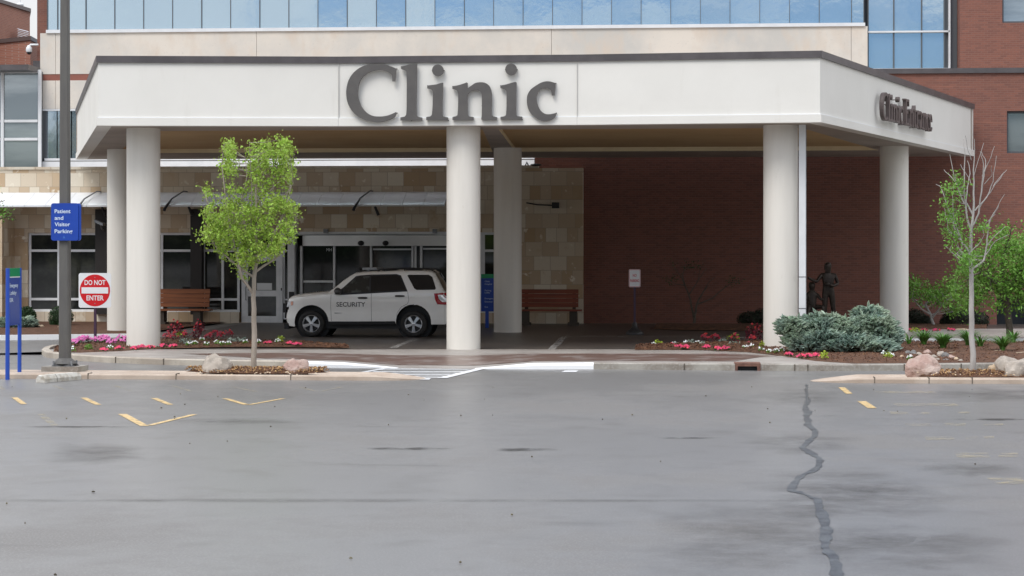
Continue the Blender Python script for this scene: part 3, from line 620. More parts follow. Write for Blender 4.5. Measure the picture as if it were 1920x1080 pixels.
# awning of white metal running along the stone wall
aw = MB(); za, zb = Z(361, 100), ZP(388, YW-1.15, 100); ya = YW-.004; yb = YW-1.15; x0, x1 = X(-160), X(842)
nseg = 26
for i in range(nseg):
    a = x0 + (x1-x0)*i/nseg; b = x0 + (x1-x0)*(i+1)/nseg - .01
    prof = [(ya, za), (yb+.1, zb+.10), (yb, zb+.05), (yb, zb), (yb+.05, zb), (ya, za-.07)]
    v = [(a, y, z) for y, z in prof] + [(b, y, z) for y, z in prof]; k = len(prof)
    aw.add(v, [list(range(k)), [k+j for j in range(k)][::-1]] + [[j, k+j, k+(j+1)%k, (j+1)%k] for j in range(k)])
awo = aw.build('awning', M['white_metal'], bld, smooth=30); WLOC[awo.name] = WLOC[bld.name]
for px in (190, 352, 700, 888):
    q = MB(); xx = X(px)
    q.tube([(xx-.02, YW-.003, za+.02), (xx-.05, YW-.35, za+.02), (xx-.25, YW-1.0, za-.22), (xx-.38, YW-1.35, Z(392)), (xx-.4, YW-1.38, Z(396))], [.02,.02,.025,.045,.05], 8)
    q.build('gooseneck_lamp', M['galv' if px == 190 else 'dark_metal'], bld, smooth=60)
    q = MB(); q.tube([(xx+.08, YW-.2, Z(388)), (xx+.16, YW-.25, Z(398)), (xx+.2, YW-.25, Z(404))], [.04, .045, .05], 8); q.build('spotlight', M['dark_metal'], bld, smooth=60)

# brick wing
wing = thing('brick_wing', 'red brick wing with dark parapet cap behind the right half of the canopy', 'building', (XP(1500, YB), YB, 0))
xb0, xb1 = XP(1003, YB), XP(2250, YB); zc0, zc1 = ZP(137.5, YB, 1800), ZP(128, YB, 1800)
XB = lambda px: XP(px, YB)
h1 = (XB(1888), XB(1990), ZP(287, YB, 1900), ZP(208, YB, 1900)); h2 = (XB(1869), XB(1960), -.1, ZP(556, YB, 1900))
mb = MB(); wall(mb, xb0, xb1, -.1, zc0, YB, YB+.4, [h1, h2]); mb.build('brick_wall', M['brick'], wing)
mb = MB(); mb.box(XB(1003)-.05, xb1, YB-.07, YB+.5, zc0, zc1); mb.build('parapet_cap', M['cap'], wing)
def win2(par, x0, x1, z0, z1, y, gl='glass_grey'):
    w_ = MB(); w_.box(x0, x1, y, y+.02, z0, z1); o = w_.build('window', M[gl], par); WLOC[o.name] = WLOC[par.name]
    f = MB(); fr = .06; f.box(x0, x0+fr, y-.06, y-.002, z0, z1); f.box(x1-fr, x1, y-.06, y-.002, z0, z1); f.box(x0+fr, x1-fr, y-.06, y-.002, z1-fr, z1); f.box(x0+fr, x1-fr, y-.06, y-.002, z0, z0+fr)
    f.build('frame', M['mullion'], o); return o
win2(wing, h1[0], h1[1], h1[2], h1[3], YB+.22)
dd = MB(); dd.box(h2[0], h2[1], YB+1.4, YB+1.5, 0, h2[3]); dd.box(h2[0]-.05, h2[0], YB+.41, YB+1.5, 0, h2[3]); dd.box(h2[0], h2[1], YB+.41, YB+1.4, h2[3], h2[3]+.05); dd.build('recessed_doorway', M['mullion'], wing)
mb = MB(); mb.box(xb0, xb1, YB+.4, YU+.4, zc0-.5, zc0-.4); mb.build('wing_roof', M['soffit'], wing)
XU = lambda px, dy=0: XP(px, YU+dy)
ZU = lambda py, px: ZP(py, YU, px)
hw = (XU(1876), XU(1980), ZU(45, 1890), ZU(-40, 1890))
mb = MB(); wall(mb, XU(1797), XU(2260), zc0-.4, 15, YU-.4, YU+.3, [hw]); mb.build('upper_brick_wall', M['brick'], wing)
win2(wing, *hw, YU-.2)

# upper storey
zs = ZU(62.3, 90); zpb = ZU(204, 100); zr0, zr1 = ZU(151, 100), ZU(139, 100)
xe = XU(1627)
mb = MB(); jn = []
xsj = [XU(75), XU(104), XU(481), XU(1034), XU(1596), xe]
for a, b in zip(xsj[:-1], xsj[1:]):
    mb.box(a+.006, b-.006, YU, YU+.5, zr1, zs); mb.box(a+.006, b-.006, YU, YU+.5, zpb, zr0)
mb.build('precast_panels', M['precast'], bld)
mb = MB(); mb.box(XU(75)+.01, xe-.01, YU+.015, YU+.48, zr0, zr1); mb.build('red_band', M['red_band'], bld)
mb = MB(); mb.box(XU(75)+.02, xe-.02, YU+.03, YU+.4, zpb+.01, zr0-.01); mb.build('panel_joint', M['precast_joint'], bld)
mb = MB(); mb.box(XU(87), XU(1622), YU-.06, YU+.3, zs, zs+.11); mb.build('window_sill', M['white_metal'], bld)
cw = thing('x', 'x', 'x', (0,0,0)); bpy.data.objects.remove(cw)
# glazing bays of the upper storey
edges = [88, 107]; xx = 160.0
while xx < 1600: edges.append(xx); xx += 54.2 + (xx-160)*0.0013
edges = [e_ for e_ in edges if e_ < 1590] + [1597, 1620]
ZG1 = 13.6
for a, b in zip(edges[:-1], edges[1:]):
    px = (a+b)/2; q = MB(); rr = random.Random(int(a)); tilt = rr.uniform(-.004, .004)
    x0, x1 = XU(a)+.008, XU(b)-.008
    q.add([(x0, YU+.08-tilt*3, zs+.11), (x1, YU+.08+tilt*3, zs+.11), (x1, YU+.08+tilt*3, ZG1), (x0, YU+.08-tilt*3, ZG1)], [[0,1,2,3]])
    o = q.build('window_pane', M['glass_blue'], bld)
mb = MB()
for a in edges: mb.box(XU(a)-.009, XU(a)+.009, YU+.03, YU+.16, zs+.11, ZG1)
mb.build('mullions', M['mullion'], bld)
mb = MB(); mb.box(XU(62)+.05, XU(1797), YU-.1, YU+1, ZG1, ZG1+.5); mb.build('upper_parapet', M['precast'], bld)
# glazing right of the precast band
zr = ZU(127, 1700)
for a, b in ((1629, 1677.5), (1677.5, 1730), (1730, 1773)):
    for z0, z1 in ((zr, ZU(59.5, 1700)), (ZU(56.5, 1700), ZG1)):
        q = MB(); t_ = random.Random(int(a+z0*10)).uniform(-.01, .01); x0, x1 = XU(a)+.012, XU(b)-.012
        q.add([(x0, YU+.35-t_, z0), (x1, YU+.35+t_, z0), (x1, YU+.35+t_, z1), (x0, YU+.35-t_, z1)], [[0,1,2,3]]); q.build('window_pane', M['glass_blue'], bld)
mb = MB()
for a in (1629, 1677.5, 1730, 1773): mb.box(XU(a)-.02, XU(a)+.02, YU+.27, YU+.45, zr, ZG1)
mb.build('mullions', M['mullion'], bld)
mb = MB(); mb.box(XU(1629), XU(1782), YU+.2, YU+.34, ZU(59.6, 1700), ZU(56.4, 1700)); mb.box(XU(1780), XU(1783.5), YU+.2, YU+.4, zr, ZG1); mb.box(XU(1629), XU(1783), YU+.2, YU+.4, zr-.07, zr); mb.build('white_transom', M['white_metal'], bld)
mb = MB(); mb.box(XU(1773)+.02, XU(1797), YU+.36, YU+.5, zr-1, ZG1); mb.build('reveal', M['mullion'], bld)  # brick return beside the glazing; its shade is put into the dark colour
# windows below the precast band at the left, white strip and shadow gap
zq = ZU(297, 100)
for a, b in ((86, 105), (106, 132), (133, 158), (159, 240)):
    q = MB(); q.box(XU(a)+.01, XU(b)-.01, YU+.1, YU+.12, zq, zpb-.07); q.build('window_pane', M['glass_pale'], bld)
mb = MB(); mb.box(XU(76), XU(87), YU+.02, YU+.1, zq, zpb-.07); mb.build('reveal', M['mullion'], bld)
mb = MB(); mb.box(XU(84), XU(1002), YU-.05, YU+.3, zq-.08, zq); mb.box(XU(76), XU(300), YU-.02, YU+.3, zpb-.07, zpb-.01); mb.build('window_sill', M['white_metal'], bld)
mb = MB(); mb.box(XU(76), XU(1002), YU+.1, YU+.5, ZU(303, 100), zq-.08); mb.box(XU(240), XU(1002), YU+.1, YU+.5, zq, zpb); mb.build('shadow_gap', M['soffit'], bld)
mb = MB(); mb.box(XU(72), XU(1002), YU-.06, YU+.4, 4.3, ZU(303, 100)); mb.build('white_fascia_band', M['white_metal'], bld)
# brick pier left of the glazing
mb = MB(); mb.box(XU(61), XU(87), YU+.51, YU+2, zr1, ZG1); mb.build('brick_pier', M['brick'], bld)
mb = MB(); mb.box(XU(55), XU(75), YU+.4, YU+1.5, ZU(132, 60), ZU(112, 60)); mb.box(XU(-160), XU(75), YU-1.3, YU+1.5, ZP(131, YU-1.3, 30), ZP(121, YU-1.3, 30)); mb.build('dark_roof_edge', M['cap'], bld)
# glazed block at the far left
yl = YU - .25; XL = lambda px: XP(px, yl); ZL = lambda py: ZP(py, yl, 40)
for a, b in ((-60, 5), (5, 75)):
    for u, v_, gm in ((133, 227, 'glass_grey'), (227, 261, 'glass_grey'), (261, 316, 'glass_grey')):
        q = MB(); q.box(XL(a)+.06, XL(b)-.06, yl, yl+.02, ZL(v_)+.05, ZL(u)-.05); q.build('window_pane', M[gm], bld)
mb = MB()
for a in (-60, 5, 75): mb.box(XL(a)-.05, XL(a)+.05, yl-.06, yl+.04, ZL(316), ZL(131))
for a, b in ((-60, 5), (5, 75)):
    for u in (134.5, 227, 261): mb.box(XL(a)+.07, XL(b)-.07, yl-.05, yl+.04, ZL(u)-.045, ZL(u)+.045)
mb.build('white_grid', M['white_metal'], bld)
mb = MB(); mb.box(XL(-160), XL(76), yl+.05, YU+1.2, 4.4, ZL(131)-.05); mb.build('glazed_block', M['mullion'], bld)
# solid core behind, so that nothing shows through
mb = MB(); mb.box(XU(62)+.6, XU(2240), YU+.52, YU+14, 0, ZG1+.3); mb.build('building_core', M['mullion'], bld)

# far brick building at the top left
fb = thing('far_brick_building', 'distant brown brick building with a louvred vent, at the top left corner', 'building', (-34, 92, 0))
def vt(px, py, t):
    u = (px-960)/F; return Vector((t*(-SN+u*CS), t*(CS+u*SN), CH+(HY-py)/F*t))
a = vt(-150, -46, 82); b = vt(56, 23, 93.9); zt = vt(0, 4, 90).z
mb = MB(); mb.prism([(a.x, a.y), (b.x, b.y), (b.x-3, b.y+9), (a.x-12, a.y+9)], 0, zt); mb.build('wall', M['brick_far'], fb)
mb = MB(); mb.prism([(a.x, a.y-.15), (b.x+.1, b.y-.15), (b.x-3, b.y+9), (a.x-12, a.y+9)], zt, zt+.15); mb.build('roof_cap', M['cap_brown'], fb)
a2 = vt(-120, 70, 88); b2 = vt(57, 79, 84); z2 = vt(40, 80, 85).z
mb = MB(); mb.prism([(a2.x, a2.y), (b2.x, b2.y), (b2.x-1, b2.y+8), (a2.x, a2.y+6)], 0, z2); mb.build('lower_wall', M['brick_far'], fb)
mb = MB(); mb.prism([(a2.x, a2.y-.1), (b2.x+.05, b2.y-.1), (b2.x-1, b2.y+8), (a2.x, a2.y+6)], z2, z2+.16); mb.build('ledge', M['cap_brown'], fb)
d = (b-a); d.z = 0; d.normalize(); nn = Vector((d.y, -d.x, 0)); nn = nn if nn.y < 0 else -nn
lo = vt(31, 52, 91.5); l2 = vt(51.5, 55, 92.7)
mb = MB()
for i in range(9):
    z = lo.z - .02 - i*.062*1.15; tt = 0
    p0 = Vector((lo.x, lo.y, z)); p1 = Vector((l2.x, l2.y, z)); 
    mb.add([p0+nn*.02, p1+nn*.02, p1+nn*.08-Vector((0,0,.05)), p0+nn*.08-Vector((0,0,.05))], [[0,1,2,3]])
mb.build('louvre', M['white_metal'], fb)
# dome cameras
def dome(px, py, Y, label):
    p = PX(px, py, Y); t_ = thing('security_camera', label, 'camera', p)
    q = MB(); q.tube([(p.x+.32, p.y, p.z+.2), (p.x+.05, p.y, p.z+.2), (p.x, p.y, p.z+.15)], .035, 8); q.build('bracket', M['white_metal'], t_, smooth=60)
    q = MB(); q.lathe([(.001,.19),(.05,.185),(.07,.14),(.1,.1),(.105,-.02),(.09,-.05)], p, (0,0,1), 16); q.build('housing', M['white_metal'], t_, smooth=50)
    q = MB(); q.lathe([(.085,-.05),(.07,-.1),(.03,-.13),(.001,-.135)], p, (0,0,1), 16); q.build('dome', M['black'], t_, smooth=60)
dome(54.5, 95, YU+.3, 'white pendant dome security camera on the brick corner at the top left')
p = PX(38, 9, 96); lt = thing('roof_lamp', 'small white lamp head standing above the far brick building', 'lamp', p)
q = MB(); q.tube([(p.x, p.y, p.z-1.5), (p.x, p.y, p.z+.1), (p.x+.02, p.y, p.z+2)], .03, 8); q.build('pole', M['white_metal'], lt)
q = MB(); q.blob(p, .17, .17, .1, 0, 2, 0, 1); q.build('lamp_head', M['white_metal'], lt, smooth=60)
# small fixtures on walls
p = PX(1042, 385, YW-.12); t_ = thing('wall_floodlight', 'black box floodlight on an arm on the stone wall above the right bench', 'lamp', p)
q = MB(); q.box(p.x-.11, p.x+.11, p.y-.16, p.y+.02, p.z-.09, p.z+.09); q.build('housing', M['black'], t_)
q = MB(); q.tube([(p.x-.1, p.y, p.z), (p.x-.55, p.y+.02, p.z+.02), (p.x-.9, p.y+.11, p.z+.08)], .02, 8); q.build('arm', M['dark_metal'], t_)
p = PX(188, 417, YW-.5); t_ = thing('wall_camera', 'pale box camera mounted on the dark pilaster beside the left column', 'camera', p)
q = MB(); q.add([(p.x-.13, p.y-.2, p.z+.09), (p.x+.13, p.y-.2, p.z-.02), (p.x+.13, p.y+.1, p.z-.02), (p.x-.13, p.y+.1, p.z+.09), (p.x-.13, p.y-.2, p.z-.0), (p.x+.13, p.y-.2, p.z-.11), (p.x+.13, p.y+.1, p.z-.11), (p.x-.13, p.y+.1, p.z-.0)], [[0,1,2,3],[7,6,5,4],[0,4,5,1],[1,5,6,2],[2,6,7,3],[3,7,4,0]]); q.build('housing', M['galv'], t_)
q = MB(); q.tube([(p.x, p.y, p.z-.06), (p.x+.02, p.y+.1, p.z-.2), (p.x+.02, p.y+.28, p.z-.24)], .025, 8); q.build('bracket', M['galv'], t_)
p = PX(1000, 309, YB-.35); t_ = thing('roof_camera', 'small dark device projecting above the stone wall coping beside the back column', 'camera', p)
q = MB(); q.tube([(p.x-.28, p.y+.1, p.z-.1), (p.x-.2, p.y, p.z+.08), (p.x-.12, p.y+.1, p.z-.1)], .03, 8); q.build('bracket', M['black'], t_)
q = MB(); q.blob((p.x+.08, p.y, p.z), .18, .1, .04, 0, 2, 0, 1); q.build('housing', M['black'], t_, smooth=60)

# ---------------------------------------------------------------- canopy
ZS, ZC0, ZC1 = 5.13, 6.535, 6.685
can = thing('entrance_canopy', 'large white drive-through canopy with a dark cap on round columns, lettered Clinic on its front', 'canopy', (-5.3, 48.3, 0))
fr = [(-19.0, 65.0), (-13.25, 47.0), (XP(635, 47.65), 47.65), (XP(1082, 47.6), 47.6), (2.72, 47.1), (8.28, 65.0)]
def norm_in(i, d, pts):
    # mitred inward offset of an open plan polyline
    p = Vector(pts[i]); a = Vector(pts[i-1]) if i > 0 else None; b = Vector(pts[i+1]) if i < len(pts)-1 else None
    def nrm(u, v_): e_ = (v_-u).normalized(); return Vector((-e_.y, e_.x))
    if a is None: return p + nrm(p, b)*d
    if b is None: return p + nrm(a, p)*d
    n1, n2_ = nrm(a, p), nrm(p, b); m_ = (n1+n2_).normalized(); return p + m_*d/max(m_.dot(n1), .3)
def band(pts, d0, d1, z0, z1):
    mb = MB(); o = [norm_in(i, d0, pts) for i in range(len(pts))]; n_ = [norm_in(i, d1, pts) for i in range(len(pts))]
    for i in range(len(pts)-1):
        mb.add([(*o[i], z0), (*o[i+1], z0), (*n_[i+1], z0), (*n_[i], z0), (*o[i], z1), (*o[i+1], z1), (*n_[i+1], z1), (*n_[i], z1)], [[0,3,2,1],[4,5,6,7],[0,1,5,4],[2,3,7,6]] + ([[3,0,4,7]] if i == 0 else []) + ([[1,2,6,5]] if i == len(pts)-2 else []))
    return mb
# inward = towards the building: pts run left-back, front, right-back, so the left normal points inside
band(fr, 0, .3, ZS+.19, ZC0).build('fascia', M['stucco'], can)
mb = band(fr, -.035, .3, ZS, ZS+.175); mb.build('lower_trim', M['stucco'], can)
q = band(fr, -.02, .29, ZS+.175, ZS+.19); q.build('trim_lip', M['sign_white'], can)
cp = band(fr, -.05, .45, ZC0, ZC1).build('cap', M['cap'], can)
mb = MB(); inn = [norm_in(i, .28, fr) for i in range(len(fr))]
v = [(*p_, ZC0-.02) for p_ in inn]; mb.add(v, [list(range(len(v)))]); mb.add([(p_[0], p_[1], ZC0-.3) for p_ in v], [list(range(len(v)))[::-1]]); mb.build('roof_deck', M['soffit'], can)
mb = MB(); mb.box(-18.9, 8.2, 64.6, 64.98, ZS+.002, ZC1-.02); mb.build('rear_fascia', M['soffit'], can)
# expansion joints
for i in (2, 3):
    q = MB(); x_, y_ = fr[i]; q.box(x_-.005, x_+.005, y_-.0375, y_+.02, ZS+.002, ZC0-.002); q.build('expansion_joint', M['joint'], can)
# soffit: beams at ZS with two coffers
yF, yR, zcf = 49.35, 60.8, 5.25
LxF, LxR = -13.25+.0, XP(924, yR); 
def sideX(y, side): 
    t = (y-47.0)/18.0
    return (-13.25 - 5.75*t) if side < 0 else (2.72 + 5.56*t)
cof = [[(sideX(yF, -1)+1.1, yF), (XP(905, yF), yF), (XP(924, yR), yR), (sideX(yR, -1)+1.1, yR)],
       [(XP(935, yF)+.0, yF), (sideX(yF, 1)-1.0, yF), (XP(1647, yR), yR), (XP(966, yR), yR)]]
mb = MB()
def sheet(pts): mb.add([(p_[0], p_[1], ZS+.004) for p_ in pts], [list(range(len(pts)))[::-1]])
fi = [norm_in(i, .2, fr) for i in range(len(fr))]; fi = [tuple(a_) for a_ in fi]
sheet([fi[1], fi[2], fi[3], fi[4], (sideX(yF, 1)-.18, yF), cof[1][1], cof[1][0], cof[0][1], cof[0][0], (sideX(yF, -1)+.18, yF)])
sheet([cof[0][1], cof[1][0], cof[1][3], cof[0][2]])
sheet([(sideX(yF, -1)+.18, yF), cof[0][0], cof[0][3], (sideX(yR, -1)+.2, yR)])
sheet([cof[1][1], (sideX(yF, 1)-.18, yF), (sideX(yR, 1)-.2, yR), cof[1][2]])
sheet([(sideX(yR, -1)+.2, yR), cof[0][3], cof[0][2], cof[1][3], cof[1][2], (sideX(yR, 1)-.2, yR), (8.0, 64.7), (-18.7, 64.7)])
mb.build('soffit', M['soffit'], can)
for cf in cof:
    q = MB(); q.add([(p_[0], p_[1], zcf) for p_ in cf], [[3,2,1,0]]); q.build('coffer_ceiling', M['coffer'], can)
    q = MB()
    for i in range(4):
        a, b = cf[i], cf[(i+1)%4]; q.add([(*a, ZS+.004), (*b, ZS+.004), (*b, zcf), (*a, zcf)], [[0,1,2,3]])
    q.build('coffer_side', M['cream'], can)
# columns
YCF, YCR = 48.35, 58.6
for px, Y, zb_ in ((269, YCF, .08), (869, YCF, .06), (1463.5, YCF, .08), (227, YCR, .08), (952, YCR, .08), (1676.5, YCR, .08)):
    q = MB(); q.cyl((XP(px, Y), Y), .383, zb_, ZS+.003, 64); q.build('column', M['column'], can, smooth=40)
q = MB(); x_ = XP(1503, YCF); q.box(x_-.075, x_+.075, YCF-.32, YCF-.20, .12, ZS+.003)
dso = q.build('downspout', M['white_metal'], can); WLOC[dso.name] = WLOC[can.name]
q = MB()
for z in (1.05, 1.75): q.box(x_-.08, x_+.08, YCF-.325, YCF-.195, z, z+.02)
q.box(x_+.0755, x_+.09, YCF-.31, YCF-.24, .12, ZS); q.build('pipe_strap', M['galv'], dso)

# lettering
def smooth_poly(pts, thr=42, sub=4):
    n = len(pts); P = [Vector(p_) for p_ in pts]; out = []; corner = []
    for i in range(n):
        a = P[i]-P[i-1]; b = P[(i+1)%n]-P[i]; corner.append(math.degrees(abs(a.angle(b, 0))) > thr)
    for i in range(n):
        p0, p1, p2, p3 = P[i-1], P[i], P[(i+1)%n], P[(i+2)%n]
        t1 = (p2-p0)/2 if not corner[i] else (p2-p1)*1.0; t2 = (p3-p1)/2 if not corner[(i+1)%n] else (p2-p1)*1.0
        L_ = (p2-p1).length; t1 = t1.normalized()*L_ if t1.length > 0 else t1; t2 = t2.normalized()*L_ if t2.length > 0 else t2
        for k in range(sub):
            s = k/sub; out.append((2*s**3-3*s**2+1)*p1 + (s**3-2*s**2+s)*t1 + (-2*s**3+3*s**2)*p2 + (s**3-s**2)*t2)
    return [tuple(o) for o in out]
gC = [(858,155),(835,352),(793,352),(785,260),(740,215),(670,185),(600,175),(500,190),(400,230),(320,300),(275,390),(257,500),(262,600),(285,680),(330,770),(400,845),(490,890),(600,900),(700,890),(790,860),(850,832),(862,845),(835,905),(760,945),(680,975),(580,988),(470,978),(370,955),(260,900),(180,830),(120,740),(85,640),(75,530),(85,430),(115,330),(170,240),(250,165),(340,115),(430,88),(560,75),(690,90),(780,122)]
gl_ = [(930,120),(1000,105),(1075,85),(1180,82),(1175,300),(1170,870),(1190,900),(1260,918),(1258,962),(920,962),(920,915),(985,903),(1010,870),(1018,600),(1015,220),(1000,190),(930,160)]
gi = [(1338,418),(1400,410),(1480,400),(1545,380),(1585,374),(1580,500),(1572,870),(1590,900),(1662,915),(1660,958),(1322,958),(1322,908),(1385,900),(1410,870),(1425,600),(1422,510),(1400,480),(1338,462)]
gn = [(68,430),(150,415),(220,395),(290,370),(305,378),(305,462),(370,415),(430,378),(510,366),(580,378),(640,420),(672,490),(682,560),(680,870),(700,898),(762,910),(760,955),(525,955),(518,940),(525,880),(525,580),(510,520),(470,490),(420,487),(360,505),(315,545),(305,600),(308,870),(325,898),(398,908),(398,955),(70,955),(70,908),(130,895),(148,870),(158,600),(150,520),(130,490),(68,470)]
gi2 = [(815,418),(900,402),(980,378),(1050,362),(1068,372),(1062,600),(1062,870),(1080,895),(1155,903),(1153,948),(818,948),(818,905),(880,895),(903,870),(912,600),(905,505),(880,478),(815,455)]
gc = [(1677,380),(1660,572),(1618,572),(1605,495),(1560,462),(1500,455),(1440,475),(1400,520),(1380,600),(1385,680),(1410,750),(1450,815),(1510,858),(1580,865),(1640,855),(1685,845),(1687,860),(1660,915),(1600,955),(1500,972),(1420,955),(1340,900),(1270,825),(1238,740),(1228,650),(1240,560),(1290,480),(1370,420),(1470,365),(1570,352)]
def circ(cx, cy, r, n=28): return [(cx+r*math.cos(i*6.28318/n), cy+r*math.sin(i*6.28318/n)) for i in range(n)]
k8 = 8.31
def letter(polys, ox, name_label=None):
    q = MB()
    for pl in polys:
        pts = []
        for x_, y_ in (smooth_poly(pl) if len(pl) != 28 else pl):
            p_ = PX(ox + x_/k8, 110 + y_/k8, 47.50); pts.append((p_.x, p_.z))
        # triangulate the face so that concave shapes fill correctly
        tv, tf = tri_poly(pts); n = len(tv)
        q.add([(a_, 47.50, b_) for a_, b_ in tv] + [(a_, 47.57, b_) for a_, b_ in tv], tf + [[j+n for j in f][::-1] for f in tf] + [[i, (i+1)%n, n+(i+1)%n, n+i] for i in range(n)])
        for a_, b_ in (pts[0], pts[len(pts)//2]): q.box(a_-.01, a_+.01, 47.56, 47.62, b_-.01, b_+.01)
    me = q.build('sign_letter', M['letter'], can)
    bm = bmesh.new(); bm.from_mesh(me.data); bmesh.ops.recalc_face_normals(bm, faces=bm.faces[:]); bm.to_mesh(me.data); bm.free()
    return me
letter([gC], 640); letter([gl_], 640); letter([gi, circ(1503, 180, 90)], 640); letter([gn], 840); letter([gi2, circ(982, 165, 91)], 840); letter([gc], 840)

# 'Clinic Entrance' on the angled right face
base = 958.0; ch = 876.0
def nrmg(pts, x0, off=0): return [((x_-x0)/ch, (base-y_+off)/ch) for x_, y_ in pts]
GL = {'C': ([nrmg(gC, 75)], .92), 'l': ([nrmg(gl_, 920)], .40), 'i': ([nrmg(gi, 1322), nrmg(circ(1503,180,90), 1322)], .40), 'n': ([nrmg(gn, 68)], .81), 'c': ([nrmg(gc, 1228, -8)], .55),
 'E': ([[(0,0),(0,.05),(.09,.08),(.09,.92),(0,.95),(0,1),(.68,1),(.68,.74),(.62,.74),(.56,.9),(.28,.92),(.28,.56),(.5,.56),(.5,.45),(.28,.45),(.28,.08),(.56,.1),(.66,.28),(.72,.28),(.68,0)]], .76),
 't': ([[(.06,.62),(.06,.68),(.2,.85),(.26,.85),(.26,.68),(.42,.68),(.42,.6),(.26,.6),(.26,.16),(.32,.1),(.42,.12),(.42,.05),(.3,-.01),(.18,0),(.1,.08),(.1,.62)]], .46),
 'r': ([[(0,0),(0,.05),(.08,.08),(.08,.58),(0,.6),(0,.65),(.24,.69),(.24,.6),(.4,.69),(.5,.68),(.5,.54),(.38,.56),(.26,.5),(.26,.08),(.36,.05),(.36,0)]], .54),
 'a': ([[(.04,.55),(.06,.63),(.2,.69),(.38,.67),(.46,.58),(.46,.1),(.55,.08),(.55,.03),(.44,-.01),(.34,.06),(.22,-.01),(.1,0),(.02,.08),(.02,.2),(.1,.3),(.3,.38),(.3,.54),(.24,.62),(.16,.6),(.12,.52)]], .6),
 'e': ([[(.5,.18),(.5,.1),(.36,0),(.2,-.01),(.08,.08),(.02,.25),(.03,.46),(.12,.62),(.26,.69),(.42,.65),(.5,.52),(.52,.38),(.2,.38),(.21,.46),(.36,.46),(.34,.6),(.26,.62),(.2,.5),(.18,.32),(.24,.14),(.36,.1)]], .58), ' ': ([], .35)}
tot = sum(GL[c_][1] for c_ in 'Clinic Entrance')
P0, P1 = Vector((*fr[4], 0)), Vector((*fr[5], 0)); dr_ = (P1-P0).normalized(); nr_ = Vector((dr_.y, -dr_.x, 0))
def on_face(px):
    u = (px-960)/F; rx, ry = -SN+u*CS, CS+u*SN     # ray x = rx t, y = ry t
    # P0 + s d = (rx t, ry t)
    det = dr_.x*(-ry) + dr_.y*rx; s = (P0.x*ry - P0.y*rx)/(-(dr_.x*ry - dr_.y*rx)) 
    return s
s0, s1 = on_face(1640), on_face(1735)
capH = .66; wsc = (s1-s0)/tot; zb_ = 5.50; s = s0
for c_ in 'Clinic Entrance':
    polys, adv = GL[c_]; q = MB()
    for pl in polys:
        pts = [(s + x_*wsc, zb_ + z*capH) for x_, z in pl]; tv, tf = tri_poly(pts); n = len(tv)
        f0 = [P0 + dr_*a_ + nr_*.20 + Vector((0,0,b_)) for a_, b_ in tv]; f1 = [v_ - nr_*.09 for v_ in f0]
        q.add(f0+f1, tf + [[j+n for j in f][::-1] for f in tf] + [[i, (i+1)%n, n+(i+1)%n, n+i] for i in range(n)])
        q.tube([P0+dr_*pts[0][0]+nr_*.15+Vector((0,0,pts[0][1])), P0+dr_*pts[0][0]-nr_*.01+Vector((0,0,pts[0][1]))], .012, 6)
    if polys:
        me = q.build('sign_letter', M['letter_brown'], can); bm = bmesh.new(); bm.from_mesh(me.data); bmesh.ops.recalc_face_normals(bm, faces=bm.faces[:]); bm.to_mesh(me.data); bm.free()
    s += adv*wsc

# ---------------------------------------------------------------- the tree line beyond the lot, behind the camera (seen only mirrored in glass)
mb = MB(); rnd = random.Random(5)
for i in range(46):
    x_ = -150 + i*6.6 + rnd.uniform(-2, 2); mb.blob((x_, -42 + rnd.uniform(-6, 6), 6), 6, 6, rnd.uniform(7, 9.5), .22, 3, i, .6)
o = mb.build('distant_trees', M['leaf_dark'], smooth=180); o['kind'] = 'stuff'

# ---------------------------------------------------------------- security vehicle
SX, SY0, SS = XP(527, 54.85), 54.85, 358.0
car = thing('suv', 'white security sport utility vehicle with roof rack parked under the canopy', 'car', (SX + 2.2, SY0 + .9, PZ))
def cx(zx): return (zx - 60) / SS
def cz(zy): return (1045 - zy) / SS
def P2(l): return [(cx(a), cz(b)) for a, b in l]
top = [(72,790),(86,765),(92,725),(110,697),(150,672),(220,658),(330,645),(430,636),(500,630),(560,585),(630,525),(700,477),(735,458),(800,447),(900,440),(1050,434),(1250,430),(1400,432),(1455,438),(1485,460),(1520,520),(1550,580),(1585,640),(1615,690),(1632,750),(1650,765)]
def arch(cx_, cy_, r, a0, a1, n=14): return [(cx_ + r*math.cos(math.radians(a0+(a1-a0)*i/n)), cy_ - r*math.sin(math.radians(a0+(a1-a0)*i/n))) for i in range(n+1)]
bottom = [(1660,800),(1662,860),(1650,905),(1600,925),(1500,925)] + arch(1294,905,164,-7,187) + [(1120,896),(800,899),(515,900)] + arch(342,910,162,4,193) + [(175,950),(135,945),(95,938),(66,915),(58,880),(62,835)]
outline = P2(top + bottom)
tpx = [(cx(a), cz(b)) for a, b in top]
def ztop(x):
    if x <= tpx[0][0]: return tpx[0][1]
    for (a, b), (c, d_) in zip(tpx[:-1], tpx[1:]):
        if a <= x <= c: return b + (d_-b)*(x-a)/max(c-a, 1e-6)
    return tpx[-1][1]
def hwid(x, z, rnd_top=True):
    w_ = 0.905; L_ = 4.47
    if z > 1.12: w_ -= (z-1.12)*.27
    if z < .5: w_ -= (.5-z)*.12
    w_ -= .012*math.sin((z-.45)*9) if .45 < z < 1.15 else 0
    if x < .75: w_ -= .30*(1-x/.75)**2.2
    if x > L_-.6: w_ -= .16*((x-(L_-.6))/.6)**2
    d = ztop(x)-z; r = .09
    if rnd_top and d < r: w_ -= (r - math.sqrt(max(r*r-(r-max(d,0))**2, 0)))*.9
    return w_
def cpos(x, z, y): return (SX + x, SY0 + .905 + y, PZ + z)
bm = bmesh.new(); vv = [bm.verts.new((a, -1, b)) for a, b in outline]; f = bm.faces.new(vv); r_ = bmesh.ops.extrude_face_region(bm, geom=[f])
